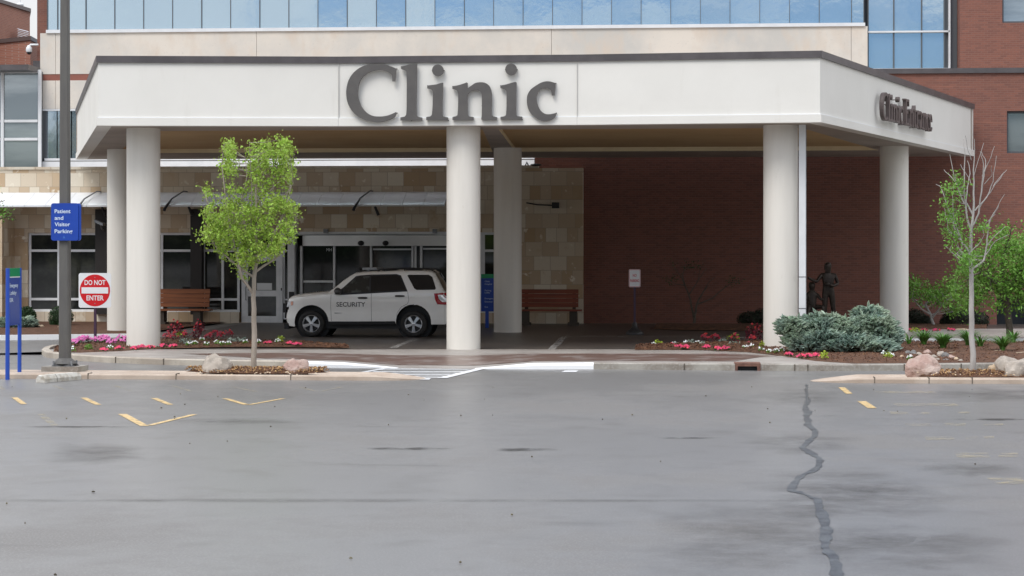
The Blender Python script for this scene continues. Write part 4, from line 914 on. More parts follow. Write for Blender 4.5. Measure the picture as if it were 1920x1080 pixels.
for v in r_['geom']:
    if isinstance(v, bmesh.types.BMVert): v.co.y = 1
def cut(co, no):
    bmesh.ops.bisect_plane(bm, geom=bm.verts[:]+bm.edges[:]+bm.faces[:], plane_co=co, plane_no=no, dist=1e-5)
x = .03
while x < 4.5: cut((x, 0, 0), (1, 0, 0)); x += .07
z = .2
while z < 1.75: cut((0, 0, z), (0, 0, 1)); z += .06
for y in (-.8, -.55, -.28, 0, .28, .55, .8): cut((0, y, 0), (0, 1, 0))
fdark = []
bm.faces.ensure_lookup_table()
for f in bm.faces:
    c_ = f.calc_center_median(); n_ = f.normal
    under = abs(n_.y) < .5 and c_.z < .9 and not (c_.x < .12 or c_.x > 4.35)
    f.material_index = 1 if under else 0
vs0 = [v.co.copy() for v in bm.verts]
for v in bm.verts:
    x, y, z = v.co; w_ = hwid(x, z); s_ = abs(y)
    zz = z + (.035*(1-s_**2) if abs(ztop(x)-z) < .012 and x > .1 else 0)
    # plan curvature of nose and tail
    xx = x + (.10*s_**2 if x < .15 else 0) - (.06*s_**2 if x > 4.3 else 0)
    v.co = Vector(cpos(xx, zz, y*w_))
me = bpy.data.meshes.new('body'); O_ = WLOC[car.name]
for v in bm.verts: v.co -= O_
bmesh.ops.recalc_face_normals(bm, faces=bm.faces[:]); bm.to_mesh(me); bm.free()
me.materials.append(M['car_paint']); me.materials.append(M['black']); me.polygons.foreach_set('use_smooth', [True]*len(me.polygons)); me.set_sharp_from_angle(angle=R(38))
body = bpy.data.objects.new('body', me); C.objects.link(body); body.parent = car; WLOC['body'] = O_
def side_patch(name, poly, off, m, parent=car, side=-1, step=.07, raw=False):
    pts = poly if raw else P2(poly)
    bm = bmesh.new(); vv = [bm.verts.new((a, 0, b)) for a, b in pts]; bm.faces.new(vv)
    x0 = min(p_[0] for p_ in pts); x1 = max(p_[0] for p_ in pts); z0 = min(p_[1] for p_ in pts); z1 = max(p_[1] for p_ in pts)
    x = x0+step
    while x < x1: bmesh.ops.bisect_plane(bm, geom=bm.verts[:]+bm.edges[:]+bm.faces[:], plane_co=(x,0,0), plane_no=(1,0,0), dist=1e-5); x += step
    z = z0+step
    while z < z1: bmesh.ops.bisect_plane(bm, geom=bm.verts[:]+bm.edges[:]+bm.faces[:], plane_co=(0,0,z), plane_no=(0,0,1), dist=1e-5); z += step
    for v in bm.verts: x, _, z = v.co; v.co = Vector(cpos(x, z, side*(hwid(x, z)+off))) - O_
    bmesh.ops.recalc_face_normals(bm, faces=bm.faces[:])
    tot_ = sum((f.normal.y for f in bm.faces)); 
    if tot_*side < 0: bmesh.ops.reverse_faces(bm, faces=bm.faces[:])
    me = bpy.data.meshes.new(name); bm.to_mesh(me); bm.free(); me.materials.append(m); me.polygons.foreach_set('use_smooth', [True]*len(me.polygons))
    o = bpy.data.objects.new(name, me); C.objects.link(o); o.parent = parent; WLOC[o.name] = O_; return o
def ribbon(name, line, wd, m, off=.002, side=-1, parent=body):
    pts = P2(line); pts = dens(pts, 6); L_ = []; R_ = []
    for i, (x, z) in enumerate(pts):
        a = Vector(pts[max(i-1,0)]); b = Vector(pts[min(i+1,len(pts)-1)]); d = (b-a).normalized(); n_ = Vector((-d.y, d.x))*wd/2
        L_.append((x+n_.x, z+n_.y)); R_.append((x-n_.x, z-n_.y))
    mb = MB(); v = [cpos(x, z, side*(hwid(x, z)+off)) for x, z in L_+R_]; n_ = len(pts)
    mb.add(v, [[i, i+1, n_+i+1, n_+i] for i in range(n_-1)]); return mb.build(name, m, parent)
for sd_ in (-1, 1):
    side_patch('window_trim', [(556,650),(640,585),(752,483),(800,474),(880,468),(1130,462),(1172,474),(1240,622),(900,640),(640,655)], .004, M['black'], side=sd_)
    a = side_patch('front_window', [(648,636),(628,598),(764,494),(800,485),(880,480),(884,627)], .007, M['car_glass_front'], side=sd_)
    side_patch('rear_window', [(897,626),(893,482),(1130,473),(1163,483),(1224,608)], .007, M['car_glass'], side=sd_)
    side_patch('quarter_window', [(1324,608),(1300,594),(1232,476),(1244,468),(1430,468),(1464,488),(1500,592),(1492,606)], .005, M['car_glass'], side=sd_)
    side_patch('rocker_panel', [(515,897),(1120,893),(1128,925),(500,930)], -.008, M['black'], side=sd_)
    for nm, ln in (('door_gap', [(528,655),(524,760),(530,897)]), ('door_gap', [(903,642),(902,760),(904,897)]), ('door_gap', [(1240,624),(1252,700),(1240,735),(1180,765),(1142,820),(1136,890)]), ('hood_gap', [(120,692),(250,668),(420,648),(540,640)])):
        ribbon(nm, ln, .008, M['joint'] if nm == 'hood_gap' else M['mirror_dark'], side=sd_)
    side_patch('taillight', [(1484,640),(1600,632),(1628,690),(1624,745),(1515,740),(1496,700)], .008, M['taillight'], side=sd_)
    side_patch('reverse_lens', [(1520,655),(1600,650),(1612,690),(1610,720),(1560,718),(1530,690)], .012, M['lens'], side=sd_)
    side_patch('headlight', [(98,770),(112,722),(150,712),(172,716),(168,752),(118,766)], .006, M['lens'], side=sd_)
    side_patch('indicator', [(142,755),(143,718),(168,716),(165,752)], .010, M['amber'], side=sd_)
    for hx, hy in ((822,682),(1167,664)):
        q = MB(); a_ = cx(hx); b_ = cz(hy); yy = sd_*(hwid(a_, b_)+.02)
        for sx_ in (-1,):
            q.tube([cpos(a_-.115, b_, sd_*(hwid(a_, b_)-.005)), cpos(a_-.09, b_+.002, yy+sd_*.012), cpos(a_, b_+.004, yy+sd_*.018), cpos(a_+.09, b_+.002, yy+sd_*.012), cpos(a_+.115, b_, sd_*(hwid(a_, b_)-.005))], [.018,.024,.026,.024,.018], 8)
        q.build('door_handle', M['mirror_dark'], car, smooth=60)
    q = MB(); c_ = cpos(cx(598), cz(622), sd_*1.02); q.blob(c_, .10, .085, .095, .05, 3, 3, .8); q.tube([cpos(cx(610), cz(635), sd_*.86), cpos(cx(600), cz(632), sd_*.98)], .03, 8); q.build('wing_mirror', M['mirror_dark'], car, smooth=60)
    q = MB(); zr_ = cz(418)
    q.tube([cpos(cx(950), cz(440), sd_*.66), cpos(cx(985), zr_, sd_*.66), cpos(cx(1200), zr_+.015, sd_*.66), cpos(cx(1440), zr_, sd_*.66), cpos(cx(1500), cz(450), sd_*.66)], [.016,.018,.018,.018,.014], 8)
    for a_ in (1010, 1200, 1400): q.tube([cpos(cx(a_), cz(438), sd_*.66), cpos(cx(a_), zr_, sd_*.66)], .015, 6)
    q.build('roof_rail', M['black'], car, smooth=60)
side_patch('fuel_flap', [(1308,652),(1330,645),(1362,650),(1368,668),(1362,684),(1330,690),(1308,684)], .003, M['car_paint'], step=.3, parent=body)
# glass across the car: windscreen, rear screen
def across(name, seg, m, off, yk=.9):
    mb = MB(); pts = dens(P2(seg), 4); n_ = 8; v = []
    for x, z in pts:
        for j in range(n_+1):
            y = (-1 + 2*j/n_)*yk; w_ = hwid(x, z-.03); v.append(Vector(cpos(x-.0, z + .035*(1-(y)**2) + off, y*w_)))
    mb.add(v, [[i*(n_+1)+j, (i+1)*(n_+1)+j, (i+1)*(n_+1)+j+1, i*(n_+1)+j+1] for i in range(len(pts)-1) for j in range(n_)]); return mb.build(name, m, car, smooth=60)
across('windscreen', [(508,624),(560,585),(630,525),(690,484)], M['car_glass'], .008)
across('rear_screen', [(1490,468),(1520,520),(1550,580),(1580,630)], M['car_glass'], .010, .85)
q = MB(); q.box(*[a_ for a_ in (SX-.012, SX+.06)], SY0+.35, SY0+1.46, PZ+.62, PZ+.86); q.build('grille', M['black'], car)
q = MB(); q.box(SX+.05, SX+.16, SY0+.18, SY0+1.62, PZ+.2, PZ+.34); q.build('bumper_valance', M['black'], car)
q = MB(); q.box(SX+.9, SX+3.4, SY0+.2, SY0+1.6, PZ+.22, PZ+.42); q.build('underbody', M['black'], car)
# roof equipment
for yy in (-.5, -.2, .2, .5): q = MB(); q.box(*(SX+cx(745), SX+cx(775)), SY0+.905+yy-.09, SY0+.905+yy+.09, PZ+cz(436), PZ+cz(404)); q.build('work_light', M['black'], car)
q = MB(); q.prism([(SX+cx(800), SY0+.35), (SX+cx(935), SY0+.35), (SX+cx(935), SY0+1.46), (SX+cx(800), SY0+1.46)], PZ+cz(424), PZ+cz(404)); q.box(SX+cx(845), SX+cx(865), SY0+.4, SY0+1.4, PZ+cz(445), PZ+cz(424)+.001); q.build('light_bar', M['galv'], car)
q = MB()
for a_, b_ in ((970,1120),(1205,1360)): q.box(SX+cx(a_), SX+cx(b_), SY0+.3, SY0+1.5, PZ+cz(424), PZ+cz(419))
for a_ in (1000, 1240, 1420): q.box(SX+cx(a_), SX+cx(a_)+.06, SY0+.24, SY0+1.57, PZ+cz(419)+.001, PZ+cz(412))
q.build('roof_rack', M['black'], car)
# wheels
def wheel(zx, zy, side):
    c_ = Vector(cpos(cx(zx), .345, side*.80)); ax = Vector((0, side, 0))
    w0 = bpy.data.objects.new('wheel', None); C.objects.link(w0); w0.parent = car; w0.location = c_ - O_; WLOC[w0.name] = c_
    q = MB(); q.lathe([(.215,-.12),(.30,-.12),(.335,-.09),(.345,-.04),(.345,.04),(.335,.09),(.305,.118),(.25,.122),(.225,.105),(.218,.08)], c_, ax, 48); q.build('tyre', M['tyre'], w0, smooth=40)
    q = MB(); q.lathe([(.222,.10),(.226,.112),(.218,.118),(.205,.10),(.20,.02)], c_, ax, 40)
    q.lathe([(.001,.125),(.03,.122),(.05,.108),(.055,.07)], c_, ax, 20)
    a1 = Vector((1,0,0)); a2 = Vector((0,0,1))
    for k in range(5):
        t = math.pi/2 + k*2*math.pi/5 + math.pi; d = a1*math.cos(t) + a2*math.sin(t); n_ = a1*-math.sin(t) + a2*math.cos(t)
        pts = []
        for r_, hw_, h_ in ((.03,.026,.115),(.12,.034,.108),(.213,.046,.10)):
            pts.append((r_, hw_, h_))
        v = []
        for r_, hw_, h_ in pts:
            v += [c_+d*r_-n_*hw_+ax*h_, c_+d*r_+n_*hw_+ax*h_, c_+d*r_+n_*hw_+ax*(h_-.05), c_+d*r_-n_*hw_+ax*(h_-.05)]
        fs = []
        for i in range(2):
            for j in range(4): fs.append([i*4+j, i*4+(j+1)%4, (i+1)*4+(j+1)%4, (i+1)*4+j])
        fs.append([8,9,10,11]); q.add(v, fs)
    rm = q.build('rim', M['rim'], w0, smooth=30); bm = bmesh.new(); bm.from_mesh(rm.data); bmesh.ops.recalc_face_normals(bm, faces=bm.faces[:]); bm.to_mesh(rm.data); bm.free()
    q = MB(); q.lathe([(.001,.03),(.21,.03)], c_, ax, 30); q.build('wheel_disc', M['black'], w0)
for zx in (342, 1294):
    for sd_ in (-1, 1):
        q = MB(); c_ = Vector(cpos(cx(zx), .36, sd_*.60)); q.lathe([(.001,0),(.46,0)], c_, (0,sd_,0), 30); q.build('wheel_liner', M['black'], car)
for zx in (342, 1294):
    for sd_ in (-1, 1): wheel(zx, 925, sd_)
q = MB(); zt = cz(762); yy = -hwid(1.9, .8) - .006
put_text(q, 'SECURITY', cpos(cx(578), zt, yy+.0), (1,0,0), (0,0,1), width=(847-578)/SS, height=(762-720)/SS, bold=.012, thick=.004); q.build('lettering', M['mirror_dark'], body)
q = MB(); q.tube([cpos(cx(560), cz(822), yy+.012), cpos(cx(576), cz(822), yy+.008), cpos(cx(632), cz(822), yy+.010)], [.012,.012,.003], 6); q.build('badge', M['galv'], body)

# ---------------------------------------------------------------- signs and light pole
def post_sign_base(): pass
p = G(122, 689, .16); pl = thing('light_pole', 'tall grey square light pole on a concrete block behind the left island kerb', 'pole', (p.x, p.y, 0))
def sq(mb, c, w0, w1, z0, z1, ch=.25):
    def ring(w_, z): 
        h = w_/2; k = h*ch; return [(c[0]+a*h+(0 if abs(a) < 1 else 0), 0, 0) for a in ()] or [(c[0]-h+k,c[1]-h,z),(c[0]+h-k,c[1]-h,z),(c[0]+h,c[1]-h+k,z),(c[0]+h,c[1]+h-k,z),(c[0]+h-k,c[1]+h,z),(c[0]-h+k,c[1]+h,z),(c[0]-h,c[1]+h-k,z),(c[0]-h,c[1]-h+k,z)]
    v = ring(w0, z0) + ring(w1, z1); mb.add(v, [list(range(8))[::-1], list(range(8,16))] + [[i,(i+1)%8,8+(i+1)%8,8+i] for i in range(8)])
q = MB(); sq(q, (p.x, p.y), .20, .135, .21, 9.0); q.build('shaft', M['pole'], pl)
q = MB(); sq(q, (p.x, p.y), .44, .36, .19, .235); q.build('base_plate', M['dark_metal'], pl)
q = MB()
for dx, dy in ((1,1),(-1,1),(1,-1),(-1,-1)):
    q.tube([(p.x+dx*.17, p.y+dy*.17, .16), (p.x+dx*.17, p.y+dy*.17, .29)], .018, 6)
q.build('anchor_bolts', M['galv'], pl)
q = MB(); q.tube([(p.x, p.y, .235), (p.x, p.y, .28), (p.x, p.y, .34)], [.235, .2, .125], 8); q.build('base_cover', M['pole'], pl)
q = MB(); q.prism([(p.x-.37, p.y-.28), (p.x+.33, p.y-.3), (p.x+.36, p.y+.3), (p.x-.34, p.y+.3)], -.02, .19); cb_ = q.build('concrete_base', M['kerb_grey'], pl)
ys = p.y - .13
pa = PX(96.5, 451, ys); pb = PX(151, 381, ys)
sg = thing('parking_sign', 'blue Patient and Visitor Parking sign strapped to the light pole', 'sign', ((pa.x+pb.x)/2, ys, pa.z))
def rrect(x0, x1, z0, z1, r, n=5):
    out = []
    for cx_, cz_, a0 in ((x1-r, z1-r, 0), (x0+r, z1-r, 90), (x0+r, z0+r, 180), (x1-r, z0+r, 270)):
        for i in range(n+1): a = math.radians(a0 + 90*i/n); out.append((cx_+r*math.cos(a), cz_+r*math.sin(a)))
    return out
q = MB(); q.extr(rrect(pa.x, pb.x-.035, pa.z, pb.z, .045), (0, ys-.03, 0), (1,0,0), (0,0,1), (0,.03,0)); q.build('panel', M['sign_blue'], sg)
q = MB(); q.extr(rrect(pa.x+.02, pb.x, pa.z-.003, pb.z-.003, .045), (0, ys+.001, 0), (1,0,0), (0,0,1), (0,.05,0)); q.build('backing', M['sign_post_blue'], sg)
q = MB()
for tx, yb_, wpx, hpx in (('Patient', 399.5, 31, 8), ('and', 412, 17, 8), ('Visitor', 424, 30, 8), ('Parking', 437, 35, 8)):
    a_ = PX(102.5, yb_, ys-.03); put_text(q, tx, (a_.x, ys-.031, a_.z), (1,0,0), (0,0,1), width=wpx/102.3, height=hpx/102.3*.9, bold=.018, thick=.003)
q.build('lettering', M['sign_text'], sg)
a_ = PX(120, 445, ys-.03); q = MB(); q.extr([(-.025,-.02),(.025,-.02),(0,.035)], (a_.x, ys-.034, a_.z), (1,0,0), (0,0,1), (0,.003,0)); q.build('emblem', mat('emblem', (0.05,0.14,0.5), .4), sg)

def round_sign(name, label, cat, px0, px1, py0, py1, Y, base_z, postm, postr):
    a_ = PX(px0, py1, Y); b_ = PX(px1, py0, Y); c_ = (a_.x+b_.x)/2
    t_ = thing(name, label, cat, (c_, Y, base_z)); return a_, b_, c_, t_
Yd = 49.9
a_, b_, c_, t_ = round_sign('do_not_enter_sign', 'square white sign with red disc reading DO NOT ENTER on a purple post', 'sign', 147.5, 208.5, 512, 577, Yd, .13, None, 0)
q = MB(); q.extr(rrect(a_.x, b_.x, a_.z, b_.z, .05), (0, Yd, 0), (1,0,0), (0,0,1), (0,.008,0)); q.build('panel', M['sign_white'], t_)
m_ = (a_.z+b_.z)/2; r_ = (b_.x-a_.x)/2*.93; sc = (b_.z-a_.z)/(b_.x-a_.x)
q = MB(); q.extr([(c_+r_*math.cos(i*math.pi/28), m_+r_*1.03*math.sin(i*math.pi/28)) for i in range(56)], (0, Yd-.004, 0), (1,0,0), (0,0,1), (0,.003,0)); q.build('red_disc', M['sign_red'], t_)
q = MB(); q.box(c_-r_*.88, c_+r_*.88, Yd-.008, Yd-.005, m_-r_*.2, m_+r_*.2); q.build('white_bar', M['sign_white'], t_)
q = MB(); put_text(q, 'DO NOT', (c_, Yd-.0045, m_+r_*.36), (1,0,0), (0,0,1), width=r_*1.38, height=r_*.31, bold=.02, thick=.003, align='CENTER')
put_text(q, 'ENTER', (c_, Yd-.0045, m_-r_*.64), (1,0,0), (0,0,1), width=r_*1.14, height=r_*.31, bold=.02, thick=.003, align='CENTER'); q.build('lettering', M['sign_white'], t_)
q = MB()
for dz in (.84, -.84): q.lathe([(.001,-.004),(.012,-.003),(.013,0)], (c_, Yd-.004, m_+dz*r_), (0,1,0), 10)
q.build('bolts', M['galv'], t_)
q = MB(); q.box(c_-.03, c_+.03, Yd+.009, Yd+.05, .1, b_.z-.05); q.build('post', M['purple_post'], t_)

Yn = 57.2
a_, b_, c_, t_ = round_sign('no_parking_sign', 'small white NO PARKING sign on a dark post with a round rubber base', 'sign', 1179, 1201, 505, 538.5, Yn, PZ, None, 0)
q = MB(); q.extr(rrect(a_.x, b_.x, a_.z, b_.z, .035), (0, Yn, 0), (1,0,0), (0,0,1), (0,.006,0)); q.build('panel', M['sign_white'], t_)
q = MB(); fo = rrect(a_.x+.008, b_.x-.008, a_.z+.008, b_.z-.008, .03); fi_ = rrect(a_.x+.018, b_.x-.018, a_.z+.018, b_.z-.018, .022); n_ = len(fo)
q.add([(x_, Yn-.002, z_) for x_, z_ in fo+fi_], [[i,(i+1)%n_,n_+(i+1)%n_,n_+i] for i in range(n_)]); q.build('border', M['sign_red'], t_)
mid = (a_.z+b_.z)/2
q = MB(); put_text(q, 'NO', (c_, Yn-.002, mid+.04), (1,0,0), (0,0,1), width=.10, height=.075, bold=.01, thick=.003, align='CENTER'); put_text(q, 'PARKING', (c_, Yn-.002, mid-.10), (1,0,0), (0,0,1), width=.235, height=.075, bold=.01, thick=.003, align='CENTER'); q.build('lettering', M['sign_red'], t_)
q = MB(); q.box(c_-.028, c_+.028, Yn+.007, Yn+.05, PZ+.1, b_.z-.06); q.build('post', M['purple_post'], t_)
q = MB(); q.lathe([(.001,0),(.235,0),(.24,.03),(.225,.07),(.12,.15),(.075,.2),(.06,.3),(.05,.32),(.001,.32)], (c_, Yn+.03, PZ), (0,0,1), 32); q.build('base', M['dark_metal'], t_, smooth=45)

# blue directional sign at the left edge, standing at an angle
A_ = G(14, 712, 0); B_ = G(36.5, 709.5, 0); B_.y += .33; B_.x = XP(36.5, B_.y); hz = PX(15, 503, A_.y).z
bs = thing('wayfinding_sign', 'tall blue wayfinding sign with a green top on two legs at the left edge', 'sign', ((A_.x+B_.x)/2, (A_.y+B_.y)/2, 0))
dv = (B_-A_); dv.z = 0; L_ = dv.length; dv.normalize(); nv = Vector((dv.y, -dv.x, 0))
for nm, P_, w_ in (('leg', A_, .075), ('leg', B_, .07)):
    q = MB(); c0 = P_; q.tube([(c0.x, c0.y, -.02), (c0.x+.006, c0.y, hz)], [w_/2*1.08, w_/2], 12); q.build(nm, M['sign_post_blue'], bs, smooth=50)
zb0 = PX(30, 611, A_.y).z; zg = PX(30, 519, A_.y).z
q = MB(); 
def pan(mb, s0_, s1_, z0, z1, off, th):
    a_ = A_ + dv*s0_ + nv*off; b_ = A_ + dv*s1_ + nv*off
    mb.add([(a_.x,a_.y,z0),(b_.x,b_.y,z0),(b_.x,b_.y,z1),(a_.x,a_.y,z1),(a_.x-nv.x*th,a_.y-nv.y*th,z0),(b_.x-nv.x*th,b_.y-nv.y*th,z0),(b_.x-nv.x*th,b_.y-nv.y*th,z1),(a_.x-nv.x*th,a_.y-nv.y*th,z1)], [[0,1,2,3],[7,6,5,4],[0,4,5,1],[1,5,6,2],[2,6,7,3],[3,7,4,0]])
pan(q, .035, L_-.02, zb0, zg-.02, .02, .04); q.build('panel', M['sign_face'], bs)
q = MB(); pan(q, .035, L_-.02, zg, hz, .021, .04); q.build('green_header', M['sign_green'], bs)
q = MB(); pan(q, .035, L_-.02, zg-.019, zg-.001, .023, .04); q.build('white_strip', M['sign_white'], bs)
q = MB()
for tx, z_, s_ in (('Emergency', hz-.62*0-.53, .8), ('Lobby', hz-.80+.13, .65), ('ER', hz-.83, .36)):
    o_ = A_ + dv*.055 + nv*.0215; put_text(q, tx, (o_.x, o_.y, PX(30, {'Emergency':539,'Lobby':553,'ER':566.5}[tx], A_.y).z), dv, (0,0,1), width=(L_-.1)*s_, height=.07, bold=.01, thick=.003)
q.build('lettering', M['sign_text'], bs)
# second wayfinding sign beside the back column
Ys = 61.5; a_ = PX(902, 600, Ys); b_ = PX(962, 514, Ys)
t_ = thing('wayfinding_sign', 'dark blue wayfinding sign with a green top half hidden behind the back centre column', 'sign', (a_.x+.3, Ys, PZ))
q = MB(); zz_ = PX(910, 521.5, Ys).z; q.box(a_.x, b_.x, Ys, Ys+.08, PX(910, 584, Ys).z, zz_-.002); q.build('panel', M['sign_blue'], t_)
q = MB(); q.box(a_.x, b_.x, Ys, Ys+.08, zz_, b_.z); q.build('green_header', M['sign_green'], t_)
for xx_ in (a_.x+.12, b_.x-.14):
    q = MB(); q.box(xx_, xx_+.1, Ys+.01, Ys+.07, PZ, PX(910, 584, Ys).z-.001); q.build('leg', M['sign_post_blue'], t_)
q = MB()
for tx, yy in (('Clinic', 529), ('Hospital', 534), ('Parking', 546), ('Lobby', 550), ('Emergency', 561), ('Entrance', 567), ('Exit', 577)):
    o_ = PX(909, yy, Ys); put_text(q, tx, (o_.x, Ys-.001, o_.z), (1,0,0), (0,0,1), height=.045, thick=.003)
q.build('lettering', M['sign_text'], t_)

# wheel stop, drain
p = G(78, 719, 0); p1 = G(140, 714, 0); p1.y = p.y + .95; p1.x = XP(140, p1.y-.2)
t_ = thing('wheel_stop', 'short chipped white concrete wheel stop lying askew by the light pole', 'wheel stop', p)
d = (p1-p); d.z = 0; d.normalize(); n_ = Vector((-d.y, d.x, 0)); prof = [(-.12,0),(-.12,.07),(-.075,.135),(.075,.135),(.12,.07),(.12,0)]
L2 = (p1-p).length; v = []
for s_, k in ((0, .86), (.06, 1), (L2*.5, 1), (L2-.05, 1), (L2, .9)):
    for a_, b_ in prof: v.append(p + d*(s_ + .12) + n_*(a_*k + .12) + Vector((0,0,b_*(k if b_ > .1 else 1)+.003)))
q = MB(); q.add(v, [[i*6+j, (i+1)*6+j, (i+1)*6+j+1, i*6+j+1] for i in range(4) for j in range(5)] + [[0,1,2,3,4,5],[24+j for j in range(5,-1,-1)]])
o = q.build('concrete_block', mat('stop_paint', (0.58,0.56,0.51), .7, noise=[(6,(0.40,0.36,0.30),.5,.65)], bump=(18,.5,.02)), t_); 
q = MB(); m_ = p + d*(L2*.42) + n_*.12; q.add([m_ + n_*a_*1.02 + Vector((0,0,b_*1.02+.004)) + d*e_ for e_ in (0,.012) for a_, b_ in prof], [[j, 6+j, 7+j, j+1] for j in range(5)]); q.build('crack_line', M['bark_dark'], t_)
pD, pE = G(1378, 695, 0), G(1425, 695, 0)
t_ = thing('storm_drain', 'rust coloured kerb inlet storm drain with a dark opening', 'drain', pD)
q = MB(); yy = (pD.y+pE.y)/2; q.box(pD.x-.01, pD.x+.055, yy-.01, yy+.2, -.02, .145); q.box(pE.x-.055, pE.x+.01, yy-.01, yy+.2, -.02, .145); q.box(pD.x+.055, pE.x-.055, yy-.01, yy+.55, .085, .145); q.box(pD.x-.01, pE.x+.01, yy+.2, yy+.55, .1, .144); q.build('frame', M['rust'], t_)
q = MB(); q.box(pD.x+.055, pE.x-.055, yy+.1, yy+.12, -.02, .085); q.build('opening', M['black'], t_)

# ---------------------------------------------------------------- benches
def bench(px0, px1, Yb, label, wm, legs):
    x0, x1 = XP(px0, Yb), XP(px1, Yb); t_ = thing('park_bench', label, 'bench', ((x0+x1)/2, Yb, PZ))
    q = MB()
    for i in range(4): z0 = PZ + .53 + i*.135; y_ = Yb + .25 + i*.035; q.box(x0+.02, x1-.12, y_, y_+.04, z0, z0+.128)
    q.build('backrest', wm, t_)
    q = MB()
    for i in range(4): q.box(x0, x1, Yb-.22+i*.115, Yb-.22+i*.115+.108, PZ+.42, PZ+.47)
    q.build('seat', wm, t_)
    for px in legs:
        a = XP(px, Yb); q = MB()
        q.box(a-.11, a+.11, Yb-.16, Yb+.2, PZ-.02, PZ+.415); q.box(a-.16, a+.16, Yb-.2, Yb+.24, PZ-.02, PZ+.08); q.box(a-.05, a+.05, Yb+.41, Yb+.47, PZ+.1, PZ+.95); q.box(a-.05, a+.05, Yb+.24, Yb+.409, PZ+.2, PZ+.35)
        q.build('leg', M['bench_leg'], t_)
    return t_
bench(286, 396, 63.4, 'brown slatted bench with concrete legs behind the front left column', M['wood'], [303, 371])
bench(968, 1091, 63.9, 'dark red slatted bench against the stone wall beside the back centre column', M['wood_red'], [985, 1075])

# ---------------------------------------------------------------- statue
def skin_fig(name, joints, edges, mat_, parent, loc):
    me = bpy.data.meshes.new(name); me.from_pydata([Vector(j[:3]) for j in joints], edges, [])
    ob = bpy.data.objects.new(name, me); C.objects.link(ob); sk = ob.modifiers.new('s', 'SKIN'); sk.use_smooth_shade = True
    for i, j in enumerate(joints): sv = me.skin_vertices[0].data[i]; sv.radius = (j[3], j[4] if len(j) > 4 else j[3]); sv.use_root = (i == 0)
    sb = ob.modifiers.new('u', 'SUBSURF'); sb.levels = 2; sb.render_levels = 2
    dg = bpy.context.evaluated_depsgraph_get(); m2 = bpy.data.meshes.new_from_object(ob.evaluated_get(dg)); bpy.data.objects.remove(ob)
    m2.materials.clear(); m2.materials.append(mat_); m2.name = name
    for p_ in m2.polygons: p_.use_smooth = True
    o = bpy.data.objects.new(name, m2); C.objects.link(o); o.parent = parent; o.location = Vector(loc) - WLOC[parent.name]; WLOC[o.name] = WLOC[parent.name]; return o
Yt = 59.0; base = PX(1553, 600, Yt); st = thing('bronze_statue', 'dark bronze statue of a standing adult with outstretched arm and a seated child', 'statue', (base.x, Yt, .15))
q = MB(); q.prism([(base.x-.75, Yt-.35), (base.x+.35, Yt-.35), (base.x+.35, Yt+.35), (base.x-.75, Yt+.35)], .1, .32); q.build('plinth', M['rock_dark'], st)
k_ = 1.68/1.78
J = [(0,0,.92,.14,.11),(0,0,1.12,.15,.11),(.0,0,1.34,.19,.12),(0,-.01,1.48,.07,.07),(-.01,-.03,1.60,.105,.105),(-.01,-.04,1.70,.12,.125),(-.01,-.03,1.79,.08,.085),
     (-.19,0,1.42,.065),(-.34,-.12,1.22,.052),(-.52,-.22,1.30,.042),(-.60,-.26,1.36,.035),
     (.19,0,1.41,.065),(.28,.02,1.16,.052),(.10,-.2,1.10,.045),(.02,-.25,1.14,.04),
     (-.09,0,.86,.105),(-.10,-.03,.48,.075),(-.11,0,.10,.055),(-.12,-.14,.03,.045),
     (.10,0,.86,.105),(.14,.0,.48,.075),(.18,.04,.10,.055),(.2,-.1,.03,.045)]
E = [(0,1),(1,2),(2,3),(3,4),(4,5),(5,6),(2,7),(7,8),(8,9),(9,10),(2,11),(11,12),(12,13),(13,14),(0,15),(15,16),(16,17),(17,18),(0,19),(19,20),(20,21),(21,22)]
skin_fig('adult_figure', [(a*k_, b*k_, c*k_, *[r*k_ for r in rr]) for a, b, c, *rr in J], E, M['statue'], st, (base.x, Yt, .33))
J = [(0,0,.50,.12,.11),(0,0,.68,.12,.09),(0,0,.82,.14,.09),(0,-.01,.92,.05),(0,-.02,1.0,.095,.10),(0,-.02,1.08,.105,.11),(0,-.01,1.15,.07),
     (.13,0,.80,.05),(.25,-.08,.66,.04),(.38,-.05,.70,.035),(-.13,0,.80,.05),(-.18,-.08,.6,.04),(-.02,-.16,.55,.035),
     (.08,-.02,.46,.08),(.30,-.14,.48,.06),(.30,-.16,.2,.045),(.32,-.26,.05,.035),(-.08,0,.46,.08),(-.12,-.1,.26,.06),(-.08,-.1,.05,.04)]
E = [(0,1),(1,2),(2,3),(3,4),(4,5),(5,6),(2,7),(7,8),(8,9),(2,10),(10,11),(11,12),(0,13),(13,14),(14,15),(15,16),(0,17),(17,18),(18,19)]
skin_fig('child_figure', J, E, M['statue'], st, (base.x-.44, Yt+.02, .33))
q = MB(); q.blob((base.x-.44, Yt+.08, .52), .22, .2, .26, .15, 3, 4, .8); q.blob((base.x-.05, Yt-.2, 1.42), .09, .05, .06, .1, 2, 5, .8); q.build('rock_seat', M['statue'], st, smooth=60)

